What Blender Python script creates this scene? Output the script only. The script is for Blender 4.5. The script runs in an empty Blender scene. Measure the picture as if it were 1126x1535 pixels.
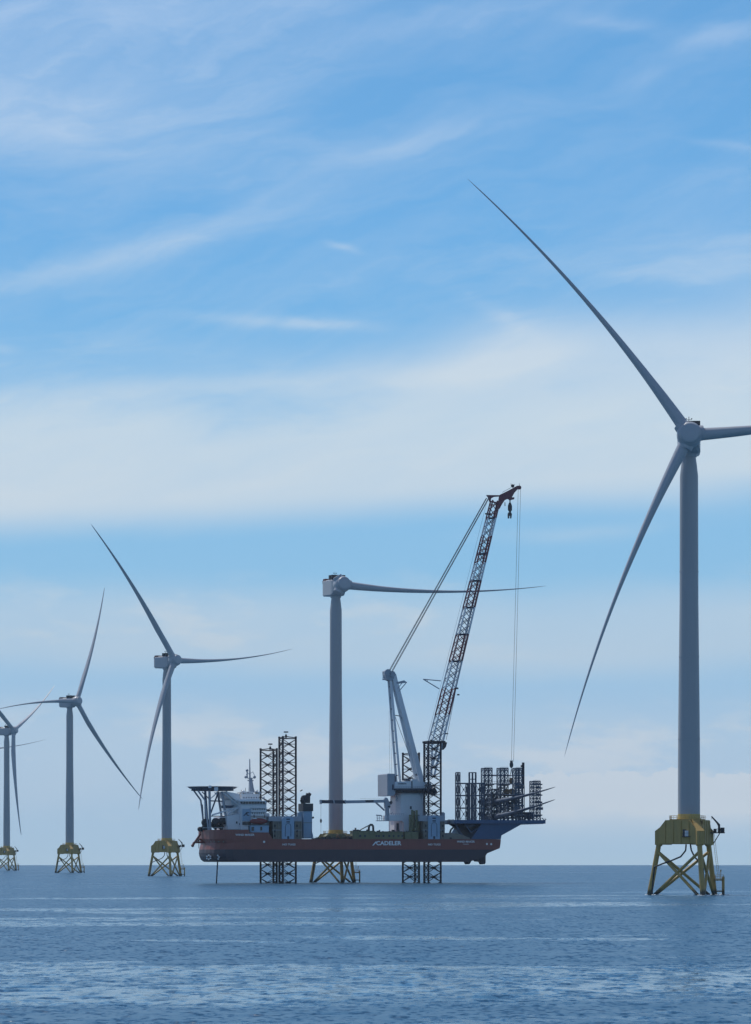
import bpy, math, random
import numpy as np
from mathutils import Vector, Matrix
random.seed(7)
R = math.radians
sc = bpy.context.scene
col = sc.collection

# ------------------------------------------------------------------ camera
EYE = 11.9; F = 5357.0; W0, H0, YE = 1126.0, 1535.0, 1287.0      # photo pixels, eye level row
RE = 6.9e6                                                          # earth radius with refraction
cam = bpy.data.cameras.new('camera'); co = bpy.data.objects.new('camera', cam); col.objects.link(co)
co.location = (0, 0, EYE); co.rotation_euler = (R(90), 0, 0)
cam.sensor_fit = 'HORIZONTAL'; cam.sensor_width = 36; cam.lens = F / W0 * 36
cam.shift_y = (YE - H0 / 2) / W0
cam.clip_start = 1; cam.clip_end = 60000
sc.camera = co
sc.view_settings.view_transform = 'Standard'; sc.view_settings.look = 'None'
sc.view_settings.exposure = 0; sc.view_settings.gamma = 1

SUN_EL, SUN_AZ = 56, -42          # azimuth from +Y, negative = left
SUN_STRENGTH = 3.0

# ------------------------------------------------------------------ node maths helper
class E:
    def __init__(s, nt, sock): s.nt = nt; s.o = sock
    def op(s, o, *a):
        n = s.nt.nodes.new('ShaderNodeMath'); n.operation = o
        for i, v in enumerate((s,) + a):
            if isinstance(v, E): s.nt.links.new(v.o, n.inputs[i])
            else: n.inputs[i].default_value = v
        return E(s.nt, n.outputs[0])
    def __add__(s, b): return s.op('ADD', b)
    __radd__ = __add__
    def __sub__(s, b): return s.op('SUBTRACT', b)
    def __rsub__(s, b): return s.op('MULTIPLY', -1.0).op('ADD', b)
    def __mul__(s, b): return s.op('MULTIPLY', b)
    __rmul__ = __mul__
    def __truediv__(s, b): return s.op('DIVIDE', b)
    def mx(s, b): return s.op('MAXIMUM', b)
    def mn(s, b): return s.op('MINIMUM', b)
    def ss(s, a, b):                                   # smoothstep
        n = s.nt.nodes.new('ShaderNodeMapRange'); n.interpolation_type = 'SMOOTHSTEP'
        s.nt.links.new(s.o, n.inputs[0])
        for i, v in ((1, a), (2, b)):
            if isinstance(v, E): s.nt.links.new(v.o, n.inputs[i])
            else: n.inputs[i].default_value = v
        return E(s.nt, n.outputs[0])
def vec(nt, x, y, z=0.0):
    n = nt.nodes.new('ShaderNodeCombineXYZ')
    for i, v in enumerate((x, y, z)):
        if isinstance(v, E): nt.links.new(v.o, n.inputs[i])
        else: n.inputs[i].default_value = v
    return n.outputs[0]
def noise(nt, v, scale=1.0, detail=4, rough=.5, dist=0.0):
    n = nt.nodes.new('ShaderNodeTexNoise'); nt.links.new(v, n.inputs['Vector'])
    n.inputs['Scale'].default_value = scale; n.inputs['Detail'].default_value = detail
    n.inputs['Roughness'].default_value = rough; n.inputs['Distortion'].default_value = dist
    return E(nt, n.outputs[0])
def mixc(nt, f, a, b, mode='MIX'):
    n = nt.nodes.new('ShaderNodeMix'); n.data_type = 'RGBA'; n.blend_type = mode
    if isinstance(f, E): nt.links.new(f.o, n.inputs[0])
    else: n.inputs[0].default_value = f
    for i, v in ((6, a), (7, b)):
        if isinstance(v, (tuple, list)): n.inputs[i].default_value = tuple(v) + (1,) if len(v) == 3 else v
        else: nt.links.new(v, n.inputs[i])
    return n.outputs[2]
def lin(r, g, b):
    f = lambda c: (c / 255 / 12.92) if c <= 10 else ((c / 255 + .055) / 1.055) ** 2.4
    return (f(r), f(g), f(b))
def ramp(nt, f, stops):
    n = nt.nodes.new('ShaderNodeValToRGB'); nt.links.new(f.o, n.inputs[0])
    el = n.color_ramp.elements
    while len(el) > 1: el.remove(el[-1])
    for i, (p, c) in enumerate(stops):
        e = el[0] if i == 0 else el.new(p)
        e.position = p; e.color = tuple(c) + (1,)
    return n.outputs[0]

# ------------------------------------------------------------------ sky
world = bpy.data.worlds.new('World'); sc.world = world; world.use_nodes = True
nt = world.node_tree; nt.nodes.clear()
tc = nt.nodes.new('ShaderNodeTexCoord'); sp = nt.nodes.new('ShaderNodeSeparateXYZ')
nt.links.new(tc.outputs['Generated'], sp.inputs[0])
dx, dy, dz = (E(nt, sp.outputs[i]) for i in range(3))
AZ = dx.op('ARCTAN2', dy); EL = dz.mn(1.0).mx(-1.0).op('ARCSINE')
X = AZ * 5.357 + .563                   # azimuth in thousandths of a photo pixel, 0..1.126 is the view
Y = EL * 5.357                          # elevation, 0 at eye level, 1.287 at the frame's top
warp = noise(nt, vec(nt, X * 1.1, Y * 3.0, 3.3), 2.0, 5, .55)
wv = warp - .5
fine = noise(nt, vec(nt, X * .9 + Y * .6 + wv * .5, Y * 5.0 - X * 1.3 + wv * 1.0, 1.7), 3.2, 8, .62)
soft = noise(nt, vec(nt, X * 1.0 + Y * .5, Y * 3.2 - X * .9, 8.1), 1.6, 4, .5)
base = ramp(nt, (Y * (1 / 8.5)).mx(0.0).op('POWER', .5), [
    (0.0, lin(172, 200, 222)), (.10, lin(168, 198, 224)), (.17, lin(160, 196, 226)), (.22, lin(143, 193, 229)),
    (.28, lin(130, 188, 232)), (.335, lin(110, 174, 228)), (.39, lin(103, 164, 220)), (.50, lin(88, 140, 205)), (.8, lin(70, 115, 185)), (1.0, lin(62, 105, 180))])
def blob(cx, cy, ax, ay, ang, w, warpk=.06):
    """elongated wisp at photo position (cx, cy) px, half sizes ax, ay px, rising ang degrees to the right"""
    cx /= 1000.; cy = (1287 - cy) / 1000.; ax /= 1000.; ay /= 1000.
    a = R(ang); c, s = math.cos(a), math.sin(a)
    ddx = X - cx; ddy = Y - cy + wv * warpk
    p = (ddx * c + ddy * s) * (1 / ax); q = (ddy * c - ddx * s) * (1 / ay)
    return (p * p + q * q).op('MULTIPLY', -1.0).op('EXPONENT') * w
den = None
for b in [(40, 190, 330, 70, -6, .42), (120, 60, 420, 50, 10, .26), (20, 50, 110, 14, 22, .22), (420, 110, 420, 36, 14, .20),
          (60, 130, 300, 95, 6, .24), (330, 60, 420, 50, 8, .12), (660, 218, 140, 15, 14, .17), (620, 240, 220, 36, 8, .10), (120, 405, 240, 17, 14, .40), (280, 365, 160, 20, 20, .20), (420, 290, 110, 12, 28, .14),
          (470, 490, 95, 8, -3, .42), (350, 478, 110, 9, -4, .20), (515, 382, 24, 6, -14, .30), (930, 62, 75, 11, -8, .28),
          (1075, 85, 80, 14, 6, .24), (965, 135, 36, 10, 20, .14), (1085, 235, 60, 6, -9, .24), (1050, 400, 240, 50, 3, .26),
          (940, 420, 130, 14, -8, .16), (780, 520, 110, 48, 8, .36), (745, 480, 60, 14, -30, .20), (900, 520, 260, 40, 6, .30), (1100, 370, 90, 12, 8, .18), (250, 585, 260, 16, 5, .22),
          (5, 528, 26, 8, -8, .18), (640, 560, 160, 18, 6, .18), (860, 800, 120, 12, 3, .22), (1020, 750, 160, 26, 2, .20)]:
    t = blob(*b); den = t if den is None else den + t
den = den * (fine * 1.9 + .05)
# the broad pale band
top = (X - .45).mx(0.0) * .16 + .668 + wv * .10
bot = X * .055 + .486 + wv * .035
wis = fine * .10 - .05
band = (Y + wv * .03 - wis * .25).ss(bot - .030, bot + .040) * (1.0 - (Y + wis * 2.0).ss(top - .060, top + .105))
band = band * (soft * .40 + fine * .34 + .46)
# lower layers
b2 = (Y + wv * .05).ss(.26, .32) * (1.0 - (Y + wv * .06).ss(.36, .44)) * (soft * .8 + .22)
lump = noise(nt, vec(nt, X * 3.2 + wv * .4, Y * 9.0, 6.6), 1.6, 7, .58)
low = lump.ss(.47, .62) * Y.ss(.03, .10) * (1.0 - (Y + wv * .05).ss(.17, .27)) * .55 + lump.ss(.50, .66) * Y.ss(.28, .33) * (1.0 - Y.ss(.37, .46)) * .30
b3 = Y.ss(.04, .12) * (1.0 - (Y + wv * .08).ss(.18, .26)) * (soft * 1.3 - .10).mx(0.0)
wisp = noise(nt, vec(nt, X * 1.3 + Y * 1.0 + wv * .9, Y * 9.0 - X * 2.6 + wv * 1.6, 5.5), 2.6, 10, .68)
upper = ((fine - .40).mx(0.0) * .9 + (wisp - .50).mx(0.0) * 1.1 * soft.ss(.35, .65)) * Y.ss(.62, .78)
den = den + band + b2 * .9 + b3 * .55 + low + upper * .75
# low cumulus bank on the right
puff = noise(nt, vec(nt, X * 12.0, Y * 20.0, .4), 1.6, 7, .62)
cum_top = .092 + puff * .075 - (X - .98).op('ABSOLUTE') * .035
cum = (1.0 - Y.ss(cum_top, cum_top + .006)) * X.ss(.70, .86) * Y.ss(.01, .10) * .95
den = (den + cum).mn(1.0)
ccol = ramp(nt, Y * .7, [(0.0, lin(204, 216, 227)), (.10, lin(199, 212, 225)), (.22, lin(192, 208, 222)), (.34, lin(202, 216, 228)), (.46, lin(206, 220, 230)), (.60, lin(190, 212, 234)), (.9, lin(176, 203, 236))])
vis = mixc(nt, den, base, ccol)
sky = nt.nodes.new('ShaderNodeTexSky'); sky.sky_type = 'NISHITA'; sky.sun_disc = False
sky.sun_elevation = R(SUN_EL); sky.sun_rotation = R(SUN_AZ); sky.altitude = 10
nish = mixc(nt, 1.0, sky.outputs[0], (.062, .072, .092), 'MULTIPLY')
final = mixc(nt, Y.ss(1.5, 3.2), vis, nish)
bg = nt.nodes.new('ShaderNodeBackground'); nt.links.new(final, bg.inputs[0]); bg.inputs[1].default_value = 1.0
wo = nt.nodes.new('ShaderNodeOutputWorld'); nt.links.new(bg.outputs[0], wo.inputs[0])

# ------------------------------------------------------------------ sun
sl = bpy.data.lights.new('sun', 'SUN'); so = bpy.data.objects.new('sun', sl); col.objects.link(so)
sl.energy = SUN_STRENGTH; sl.angle = R(.53); sl.color = (1, .95, .88)
sd = Vector((math.sin(R(SUN_AZ)) * math.cos(R(SUN_EL)), math.cos(R(SUN_AZ)) * math.cos(R(SUN_EL)), math.sin(R(SUN_EL))))
so.rotation_euler = sd.to_track_quat('Z', 'Y').to_euler(); so.location = (0, 0, 400)

# ------------------------------------------------------------------ materials
def paint(name, c, rough=.5, metal=0.0, var=.15, scale=.35, streak=0.0, spec=.5, splash=False, rust=0.0):
    m = bpy.data.materials.new(name); m.use_nodes = True; n = m.node_tree; b = n.nodes['Principled BSDF']
    t = n.nodes.new('ShaderNodeTexCoord'); s = n.nodes.new('ShaderNodeSeparateXYZ'); n.links.new(t.outputs['Object'], s.inputs[0])
    x, y, z = (E(n, s.outputs[i]) for i in range(3))
    a = noise(n, vec(n, x, y, z), scale, 5, .6)
    if streak:
        st = noise(n, vec(n, x * 1.6, y * 1.6, z * .06), 1.0, 4, .6)
        a = a * (1 - streak) + st * streak
    k = (a - .5) * (var * 2.4) + 1.0
    cc = mixc(n, 1.0, tuple(c), vec(n, k, k, k), 'MULTIPLY')
    if splash: cc = mixc(n, 1.0 - (z + (a - .5) * 3.0).ss(.8, 2.6), cc, (.035, .04, .03))
    if rust:
        rs = noise(n, vec(n, x * .8, y * .8, z * .11), 1.0, 6, .7); cc = mixc(n, rs.ss(.56, .72) * rust, cc, (.13, .055, .03))
    n.links.new(cc, b.inputs['Base Color'])
    n.links.new((a * .2 + (rough - .1)).o, b.inputs['Roughness'])
    b.inputs['Metallic'].default_value = metal
    b.inputs['Specular IOR Level'].default_value = spec
    return m
M = {}
M['tower'] = paint('tower_grey_paint', (.36, .375, .385), .45, var=.10, scale=.12, streak=.6)
M['blade'] = paint('blade_gloss_paint', (.40, .42, .44), .38, var=.07, scale=.1)
M['blade_shaded'] = paint('shaded_stored_blade_paint', (.10, .13, .18), .6, var=.1)  # blade paint darkened: underside shade of the stored blades put into the colour
M['dark'] = paint('dark_grille', (.03, .035, .045), .6)
M['cool_red'] = paint('dark_red_grille', (.16, .035, .04), .5)
M['yellow'] = paint('foundation_yellow_paint', (.42, .28, .085), .55, var=.36, scale=.5, streak=.6, splash=True, rust=.5)
M['yellow_top'] = paint('yellow_deck_paint', (.56, .41, .12), .5, var=.2)
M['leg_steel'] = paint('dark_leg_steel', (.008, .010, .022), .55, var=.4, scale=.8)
M['hull_red'] = paint('hull_red_paint', (.215, .066, .052), .5, var=.34, scale=.15, streak=.5, rust=.45)
M['hull_navy'] = paint('hull_antifouling', (.052, .044, .058), .6, var=.34, scale=.2, streak=.4)
M['blue'] = paint('deck_blue_paint', (.030, .085, .18), .5, var=.22, scale=.3, streak=.4)
M['white'] = paint('ship_white_paint', (.62, .66, .69), .45, var=.10, scale=.3, streak=.4)
M['grey'] = paint('crane_grey_paint', (.30, .345, .40), .45, var=.12, scale=.25, streak=.4)
M['panel_blue'] = paint('pale_blue_panel', (.24, .37, .50), .5, var=.12)
M['tan'] = paint('weathered_tan_paint', (.20, .19, .16), .6, var=.3, scale=.6)
M['olive'] = paint('grillage_yellow_green', (.17, .175, .095), .6, var=.3, scale=.6, streak=.4)
M['crane_red'] = paint('crane_red_paint', (.15, .030, .045), .45, var=.15)
M['rack'] = paint('rack_blue_grey_steel', (.048, .078, .125), .55, var=.3, scale=.6)
M['orange'] = paint('lifeboat_orange_paint', (.24, .05, .045), .4)
M['wire'] = paint('steel_wire', (.06, .065, .08), .5)
M['lettering'] = paint('white_lettering', (.75, .78, .80), .5, var=.05)
M['foam'] = paint('white_foam', (.62, .68, .72), .8, var=.3, scale=2)
M['steel'] = paint('brace_steel', (.15, .18, .22), .5)
M['ink'] = paint('dark_lettering', (.02, .03, .06), .5, var=.05)
M['glass'] = paint('dark_window_glass', (.012, .018, .03), .12, var=.05)
M['brown'] = paint('yoke_brown_paint', (.20, .11, .05), .5)

# ------------------------------------------------------------------ mesh builder
class MB:
    def __init__(s): s.v = []; s.f = []; s.m = []; s.sm = []; s.cur = 0
    def add(s, vs, fs, smooth=False):
        o = len(s.v); s.v += [tuple(v) for v in vs]
        for f in fs: s.f.append(tuple(i + o for i in f)); s.m.append(s.cur); s.sm.append(smooth)
        return s
    def hexa(s, p):                                    # 8 corners: 4 bottom ccw, 4 top ccw
        return s.add(p, [(3, 2, 1, 0), (4, 5, 6, 7), (0, 1, 5, 4), (1, 2, 6, 5), (2, 3, 7, 6), (3, 0, 4, 7)])
    def box(s, x0, x1, y0, y1, z0, z1):
        return s.hexa([(x0, y0, z0), (x1, y0, z0), (x1, y1, z0), (x0, y1, z0), (x0, y0, z1), (x1, y0, z1), (x1, y1, z1), (x0, y1, z1)])
    def tube(s, a, b, r0, r1=None, n=6, caps=True, smooth=True):
        a = Vector(a); b = Vector(b); r1 = r0 if r1 is None else r1
        d = (b - a).normalized(); q = d.orthogonal().normalized() if abs(d.z) < .999 else Vector((1, 0, 0)); t = d.cross(q)
        vs = []
        for p, r in ((a, r0), (b, r1)):
            for i in range(n):
                g = 2 * math.pi * i / n; vs.append(p + (q * math.cos(g) + t * math.sin(g)) * r)
        fs = [(i, (i + 1) % n, n + (i + 1) % n, n + i) for i in range(n)]
        s.add(vs, fs, smooth and n > 4)
        if caps: s.add(vs, [tuple(range(n - 1, -1, -1)), tuple(range(n, 2 * n))])
        return s
    def path(s, pts, r, n=6):
        pts = [Vector(p) for p in pts]
        for a, b in zip(pts[:-1], pts[1:]): s.tube(a, b, r, r, n)
        return s
    def lathe(s, c, prof, n=24, axis=None, smooth=True, caps=True):   # prof: (radius, height along axis)
        c = Vector(c); d = Vector(axis or (0, 0, 1)).normalized()
        q = d.orthogonal().normalized() if abs(d.z) < .999 else Vector((1, 0, 0)); t = d.cross(q)
        vs = []
        for r, h in prof:
            for i in range(n):
                g = 2 * math.pi * i / n; vs.append(c + d * h + (q * math.cos(g) + t * math.sin(g)) * r)
        fs = [(k * n + i, k * n + (i + 1) % n, (k + 1) * n + (i + 1) % n, (k + 1) * n + i) for k in range(len(prof) - 1) for i in range(n)]
        s.add(vs, fs, smooth)
        if caps: s.add(vs[:n], [tuple(range(n - 1, -1, -1))]); s.add(vs[-n:], [tuple(range(n))])
        return s
    def prism(s, poly, off):                           # polygon (3d points) extruded by a vector
        n = len(poly); off = Vector(off); P = [Vector(p) for p in poly]
        s.add(P + [p + off for p in P], [tuple(range(n)), tuple(range(2 * n - 1, n - 1, -1))] + [(i, n + i, n + (i + 1) % n, (i + 1) % n) for i in range(n)])
        return s
    def sphere(s, c, r, n=12, sz=1.0):
        return s.lathe(c, [(max(.001, r * math.sin(math.pi * k / 8)), -r * sz * math.cos(math.pi * k / 8)) for k in range(9)], n)
    def mesh(s, name, mats):
        me = bpy.data.meshes.new(name); me.from_pydata(s.v, [], s.f)
        for m in (mats if isinstance(mats, (list, tuple)) else [mats]): me.materials.append(M[m])
        me.polygons.foreach_set('material_index', s.m); me.polygons.foreach_set('use_smooth', s.sm); me.update()
        return me
    def build(s, name, mats, parent=None, label=None):
        o = bpy.data.objects.new(name, s.mesh(name, mats)); col.objects.link(o)
        if parent: o.parent = parent
        if label: o['label'] = label
        return o
def thing(name, label, cat, loc=(0, 0, 0), rz=0, group=None):
    o = bpy.data.objects.new(name, None); col.objects.link(o); o.empty_display_size = 5
    o.location = loc; o.rotation_euler = (0, 0, rz); o['label'] = label; o['category'] = cat
    if group: o['group'] = group
    return o

# ------------------------------------------------------------------ sea: one sheet on the curved earth, out past the horizon
def build_sea():
    fa = np.arange(-.150, .1501, .0010)
    ca = np.concatenate([np.linspace(.19, 2 * math.pi - .19, 60)])
    ang = np.concatenate([fa, ca])
    r = [0.5]
    while r[-1] < 160: r.append(r[-1] * 1.12 + 1)
    while r[-1] < 1500: r.append(r[-1] * 1.0021)
    while r[-1] < 15500: r.append(r[-1] * 1.018)
    r = np.array(r)
    A, RR = np.meshgrid(ang, r)
    x = RR * np.sin(A); y = RR * np.cos(A)
    z = -(RR ** 2) / (2 * RE)
    rng = np.random.RandomState(4)
    for i in range(90):
        lam = 1.4 * (9 / 1.4) ** rng.rand()
        th = rng.normal(math.radians(195), 1.0)
        amp = .0017 * lam ** .95 * (.6 + .8 * rng.rand()) * (1.0 if lam < 12 else .6)
        k = 2 * math.pi / lam
        sp = RR * .0021
        fade = np.clip((lam / (sp * 3.2) - 1.0), 0, 1)
        inside = (np.abs((A + math.pi) % (2 * math.pi) - math.pi) < .151) & (RR > 140)
        ph = k * (x * math.sin(th) + y * math.cos(th)) + rng.rand() * 6.28
        s = np.sin(ph)
        z += amp * (s + .25 * np.cos(2 * ph)) * fade * inside
    nr, na = A.shape
    v = np.stack([x, y, z], -1).reshape(-1, 3)
    v = np.concatenate([v, [[0, 0, 0]]])
    i = np.arange(nr - 1)[:, None] * na; j = np.arange(na)[None, :]; j2 = (j + 1) % na
    q = np.stack([i + j, i + na + j, i + na + j2, i + j2], -1).reshape(-1, 4)
    me = bpy.data.meshes.new('sea')
    tri = np.stack([np.full(na, len(v) - 1), np.arange(na), (np.arange(na) + 1) % na], -1)
    nq, ntri = len(q), len(tri)
    me.vertices.add(len(v)); me.vertices.foreach_set('co', v.astype(np.float32).ravel())
    me.loops.add(nq * 4 + ntri * 3); me.loops.foreach_set('vertex_index', np.concatenate([q.ravel(), tri.ravel()]).astype(np.int32))
    me.polygons.add(nq + ntri)
    me.polygons.foreach_set('loop_start', np.concatenate([np.arange(nq) * 4, nq * 4 + np.arange(ntri) * 3]).astype(np.int32))
    me.polygons.foreach_set('use_smooth', np.ones(nq + ntri, bool))
    me.update(calc_edges=True); me.validate()
    o = bpy.data.objects.new('sea', me); col.objects.link(o); o['kind'] = 'structure'
    m = bpy.data.materials.new('sea_water'); m.use_nodes = True; n = m.node_tree; b = n.nodes['Principled BSDF']
    me.materials.append(m)
    t = n.nodes.new('ShaderNodeTexCoord'); s = n.nodes.new('ShaderNodeSeparateXYZ'); n.links.new(t.outputs['Object'], s.inputs[0])
    X, Y = E(n, s.outputs[0]), E(n, s.outputs[1])
    wp = noise(n, vec(n, X * .010, Y * .008, 2.0), 1.0, 4, .6)
    p1 = noise(n, vec(n, X * .0080 + wp * .6, Y * .014 + wp * 1.2, .3), 1.0, 3, .55)
    p2 = noise(n, vec(n, X * .022, Y * .030 + wp * 1.5, 4.3), 1.0, 5, .65)
    fleck = noise(n, vec(n, X * .42, Y * .16, 9.0), 1.0, 4, .6)
    band = 1.0 - ((Y - X * .25 - 346.0 + (wp - .5) * 60).op('ABSOLUTE')).ss(30.0, 62.0)
    lanes = (p1.ss(.545, .60) * 1.0 + p2.ss(.60, .68) * .55).mn(1.0) * (1.0 - Y.ss(1000.0, 1500.0) * .8)
    slick = (lanes * fleck.ss(.36, .58) + band * fleck.ss(.38, .60) * .95 + fleck.ss(.60, .74) * .06).mn(1.0)
    slope = 1.0 - slick * .86
    # surface slopes taken straight from noise, so that far water averages properly
    def slopes(fx, fy, seed, det):
        t_ = n.nodes.new('ShaderNodeTexNoise'); t_.inputs['Scale'].default_value = 1.0; t_.inputs['Detail'].default_value = det; t_.inputs['Roughness'].default_value = .6
        n.links.new(vec(n, X * fx, Y * fy, seed), t_.inputs['Vector']); q = n.nodes.new('ShaderNodeSeparateXYZ'); n.links.new(t_.outputs['Color'], q.inputs[0])
        return E(n, q.outputs[0]) - .5, E(n, q.outputs[1]) - .5
    ax, ay = slopes(1.3, .75, 1.0, 5); bx, by = slopes(.22, .15, 6.0, 3)
    sx = (ax + bx * .30) * slope * 2.2; sy = (ay + by * .30) * slope * 2.2
    ge = n.nodes.new('ShaderNodeNewGeometry'); va = n.nodes.new('ShaderNodeVectorMath'); va.operation = 'ADD'
    n.links.new(ge.outputs['Normal'], va.inputs[0]); n.links.new(vec(n, sx, sy, 0.0), va.inputs[1])
    vn = n.nodes.new('ShaderNodeVectorMath'); vn.operation = 'NORMALIZE'; n.links.new(va.outputs[0], vn.inputs[0])
    n.links.new(vn.outputs[0], b.inputs['Normal'])
    b.inputs['Base Color'].default_value = (.018, .090, .168, 1)
    n.links.new((.30 - slick * .18).o, b.inputs['Roughness']); b.inputs['IOR'].default_value = 1.33
    return o
build_sea()

# ------------------------------------------------------------------ wind turbines
HUB_Z, BL = 150.0, 113.0
def section_profile(t):
    ch = np.interp(t, [0, .03, .10, .20, .35, .5, .75, .92, .985, 1], [4.2, 4.2, 4.6, 5.4, 4.5, 3.5, 2.0, 1.15, .7, .15])
    th = np.interp(t, [0, .03, .12, .25, .4, .5, .8, .95, 1], [4.2, 4.1, 3.7, 2.75, 1.95, 1.45, .70, .36, .08])
    return float(ch), float(th)
def blade_mesh(e=13.0, mat='blade'):
    """blade along +Z from the hub centre, chord along Y (feathered), curving in the rotor plane"""
    b = MB(); n = 16; N = 44; vs = []
    for k in range(N + 1):
        t = k / N; t = t ** .92
        ch, th = section_profile(t); z = 3.0 + (BL - 3.0) * t; tt = z / BL
        xo = -e * (tt * tt - tt)
        for i in range(n):
            g = 2 * math.pi * i / n
            c_, s_ = math.cos(g), math.sin(g)
            w = min(1, t * 6)
            yy = c_ * ch / 2 + w * (ch * .18); xx = s_ * th / 2 * (1 - w * .35 * (c_ * .5 + .5))
            vs.append((xo + xx, yy, z))
    fs = [(k * n + i, k * n + (i + 1) % n, (k + 1) * n + (i + 1) % n, (k + 1) * n + i) for k in range(N) for i in range(n)]
    b.add(vs, fs, True); b.add(vs[-n:], [tuple(range(n))])
    b.add(vs[:n], [tuple(range(n - 1, -1, -1))])
    return b.mesh('blade', mat)
def hub_mesh():
    b = MB()                                            # axis towards -Y, centre at the origin
    b.lathe((0, 0, 0), [(3.3, -3.0), (3.9, -2.4), (4.15, -.8), (4.15, .9), (4.0, 2.2), (3.66, 2.9), (3.36, 3.05), (3.34, 3.8), (3.15, 4.1), (2.6, 4.25), (1.4, 4.4), (.05, 4.45)], 36, (0, -1, 0))
    for a in (0, 120, 240):
        d = Vector((math.sin(R(a)), 0, math.cos(R(a))))
        b.lathe((0, 0, 0), [(2.55, 2.2), (2.5, 4.2), (2.3, 4.9)], 24, d)
    return b.mesh('hub', 'blade')
def nacelle_meshes():
    b = MB()                                            # y from the hub backwards
    def ring(y, hw, z0, z1, c):
        return [(-hw + c, y, z0), (hw - c, y, z0), (hw, y, z0 + c), (hw, y, z1 - c), (hw - c, y, z1), (-hw + c, y, z1), (-hw, y, z1 - c), (-hw, y, z0 + c)]
    rs = [ring(2.9, 2.6, -3.0, 2.4, 1.0), ring(4.2, 3.4, -4.6, 2.9, .8), ring(6, 3.7, -5.2, 3.0, .5), ring(17.2, 3.7, -5.0, 3.0, .5), ring(18.2, 3.4, -4.4, 2.7, .7)]
    vs = [p for r in rs for p in r]
    fs = [(k * 8 + i, k * 8 + (i + 1) % 8, (k + 1) * 8 + (i + 1) % 8, (k + 1) * 8 + i) for k in range(4) for i in range(8)]
    b.add(vs, fs); b.add(rs[0], [tuple(range(7, -1, -1))]); b.add(rs[-1], [tuple(range(8))])
    b.box(-3.72, 3.72, 10.0, 10.15, -4.4, 2.4)
    b.lathe((0, 8.6, -6.2), [(2.6, 0), (2.9, 1.2)], 24)
    na = b.mesh('nacelle', 'blade')
    c = MB(); c.box(-3.6, 3.6, 4.4, 6.0, 3.4, 5.2); c.box(-3.6, 3.6, 7.0, 9.2, 3.4, 5.2)
    for x in (-3.3, -1.1, 1.1, 3.3): c.box(x - .12, x + .12, 4.8, 8.8, 2.9, 3.5)
    c.box(-3.6, 3.6, 6.02, 6.98, 4.9, 5.15)
    cr = MB(); cr.box(-3.45, 3.45, 14.4, 17.6, 2.98, 3.9); cr.box(-3.5, 3.5, 17.2, 18.25, 1.6, 2.95)
    s = MB(); s.tube((0, 9.6, 2.9), (0, 9.6, 7.2), .10); s.tube((-.9, 9.6, 6.2), (.9, 9.6, 6.2), .07); s.sphere((-.9, 9.6, 6.5), .22, 8); s.sphere((.9, 9.6, 6.5), .22, 8)
    return na, c.mesh('cooler', 'dark'), cr.mesh('hatch', 'cool_red'), s.mesh('wind_sensor', 'dark')
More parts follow.
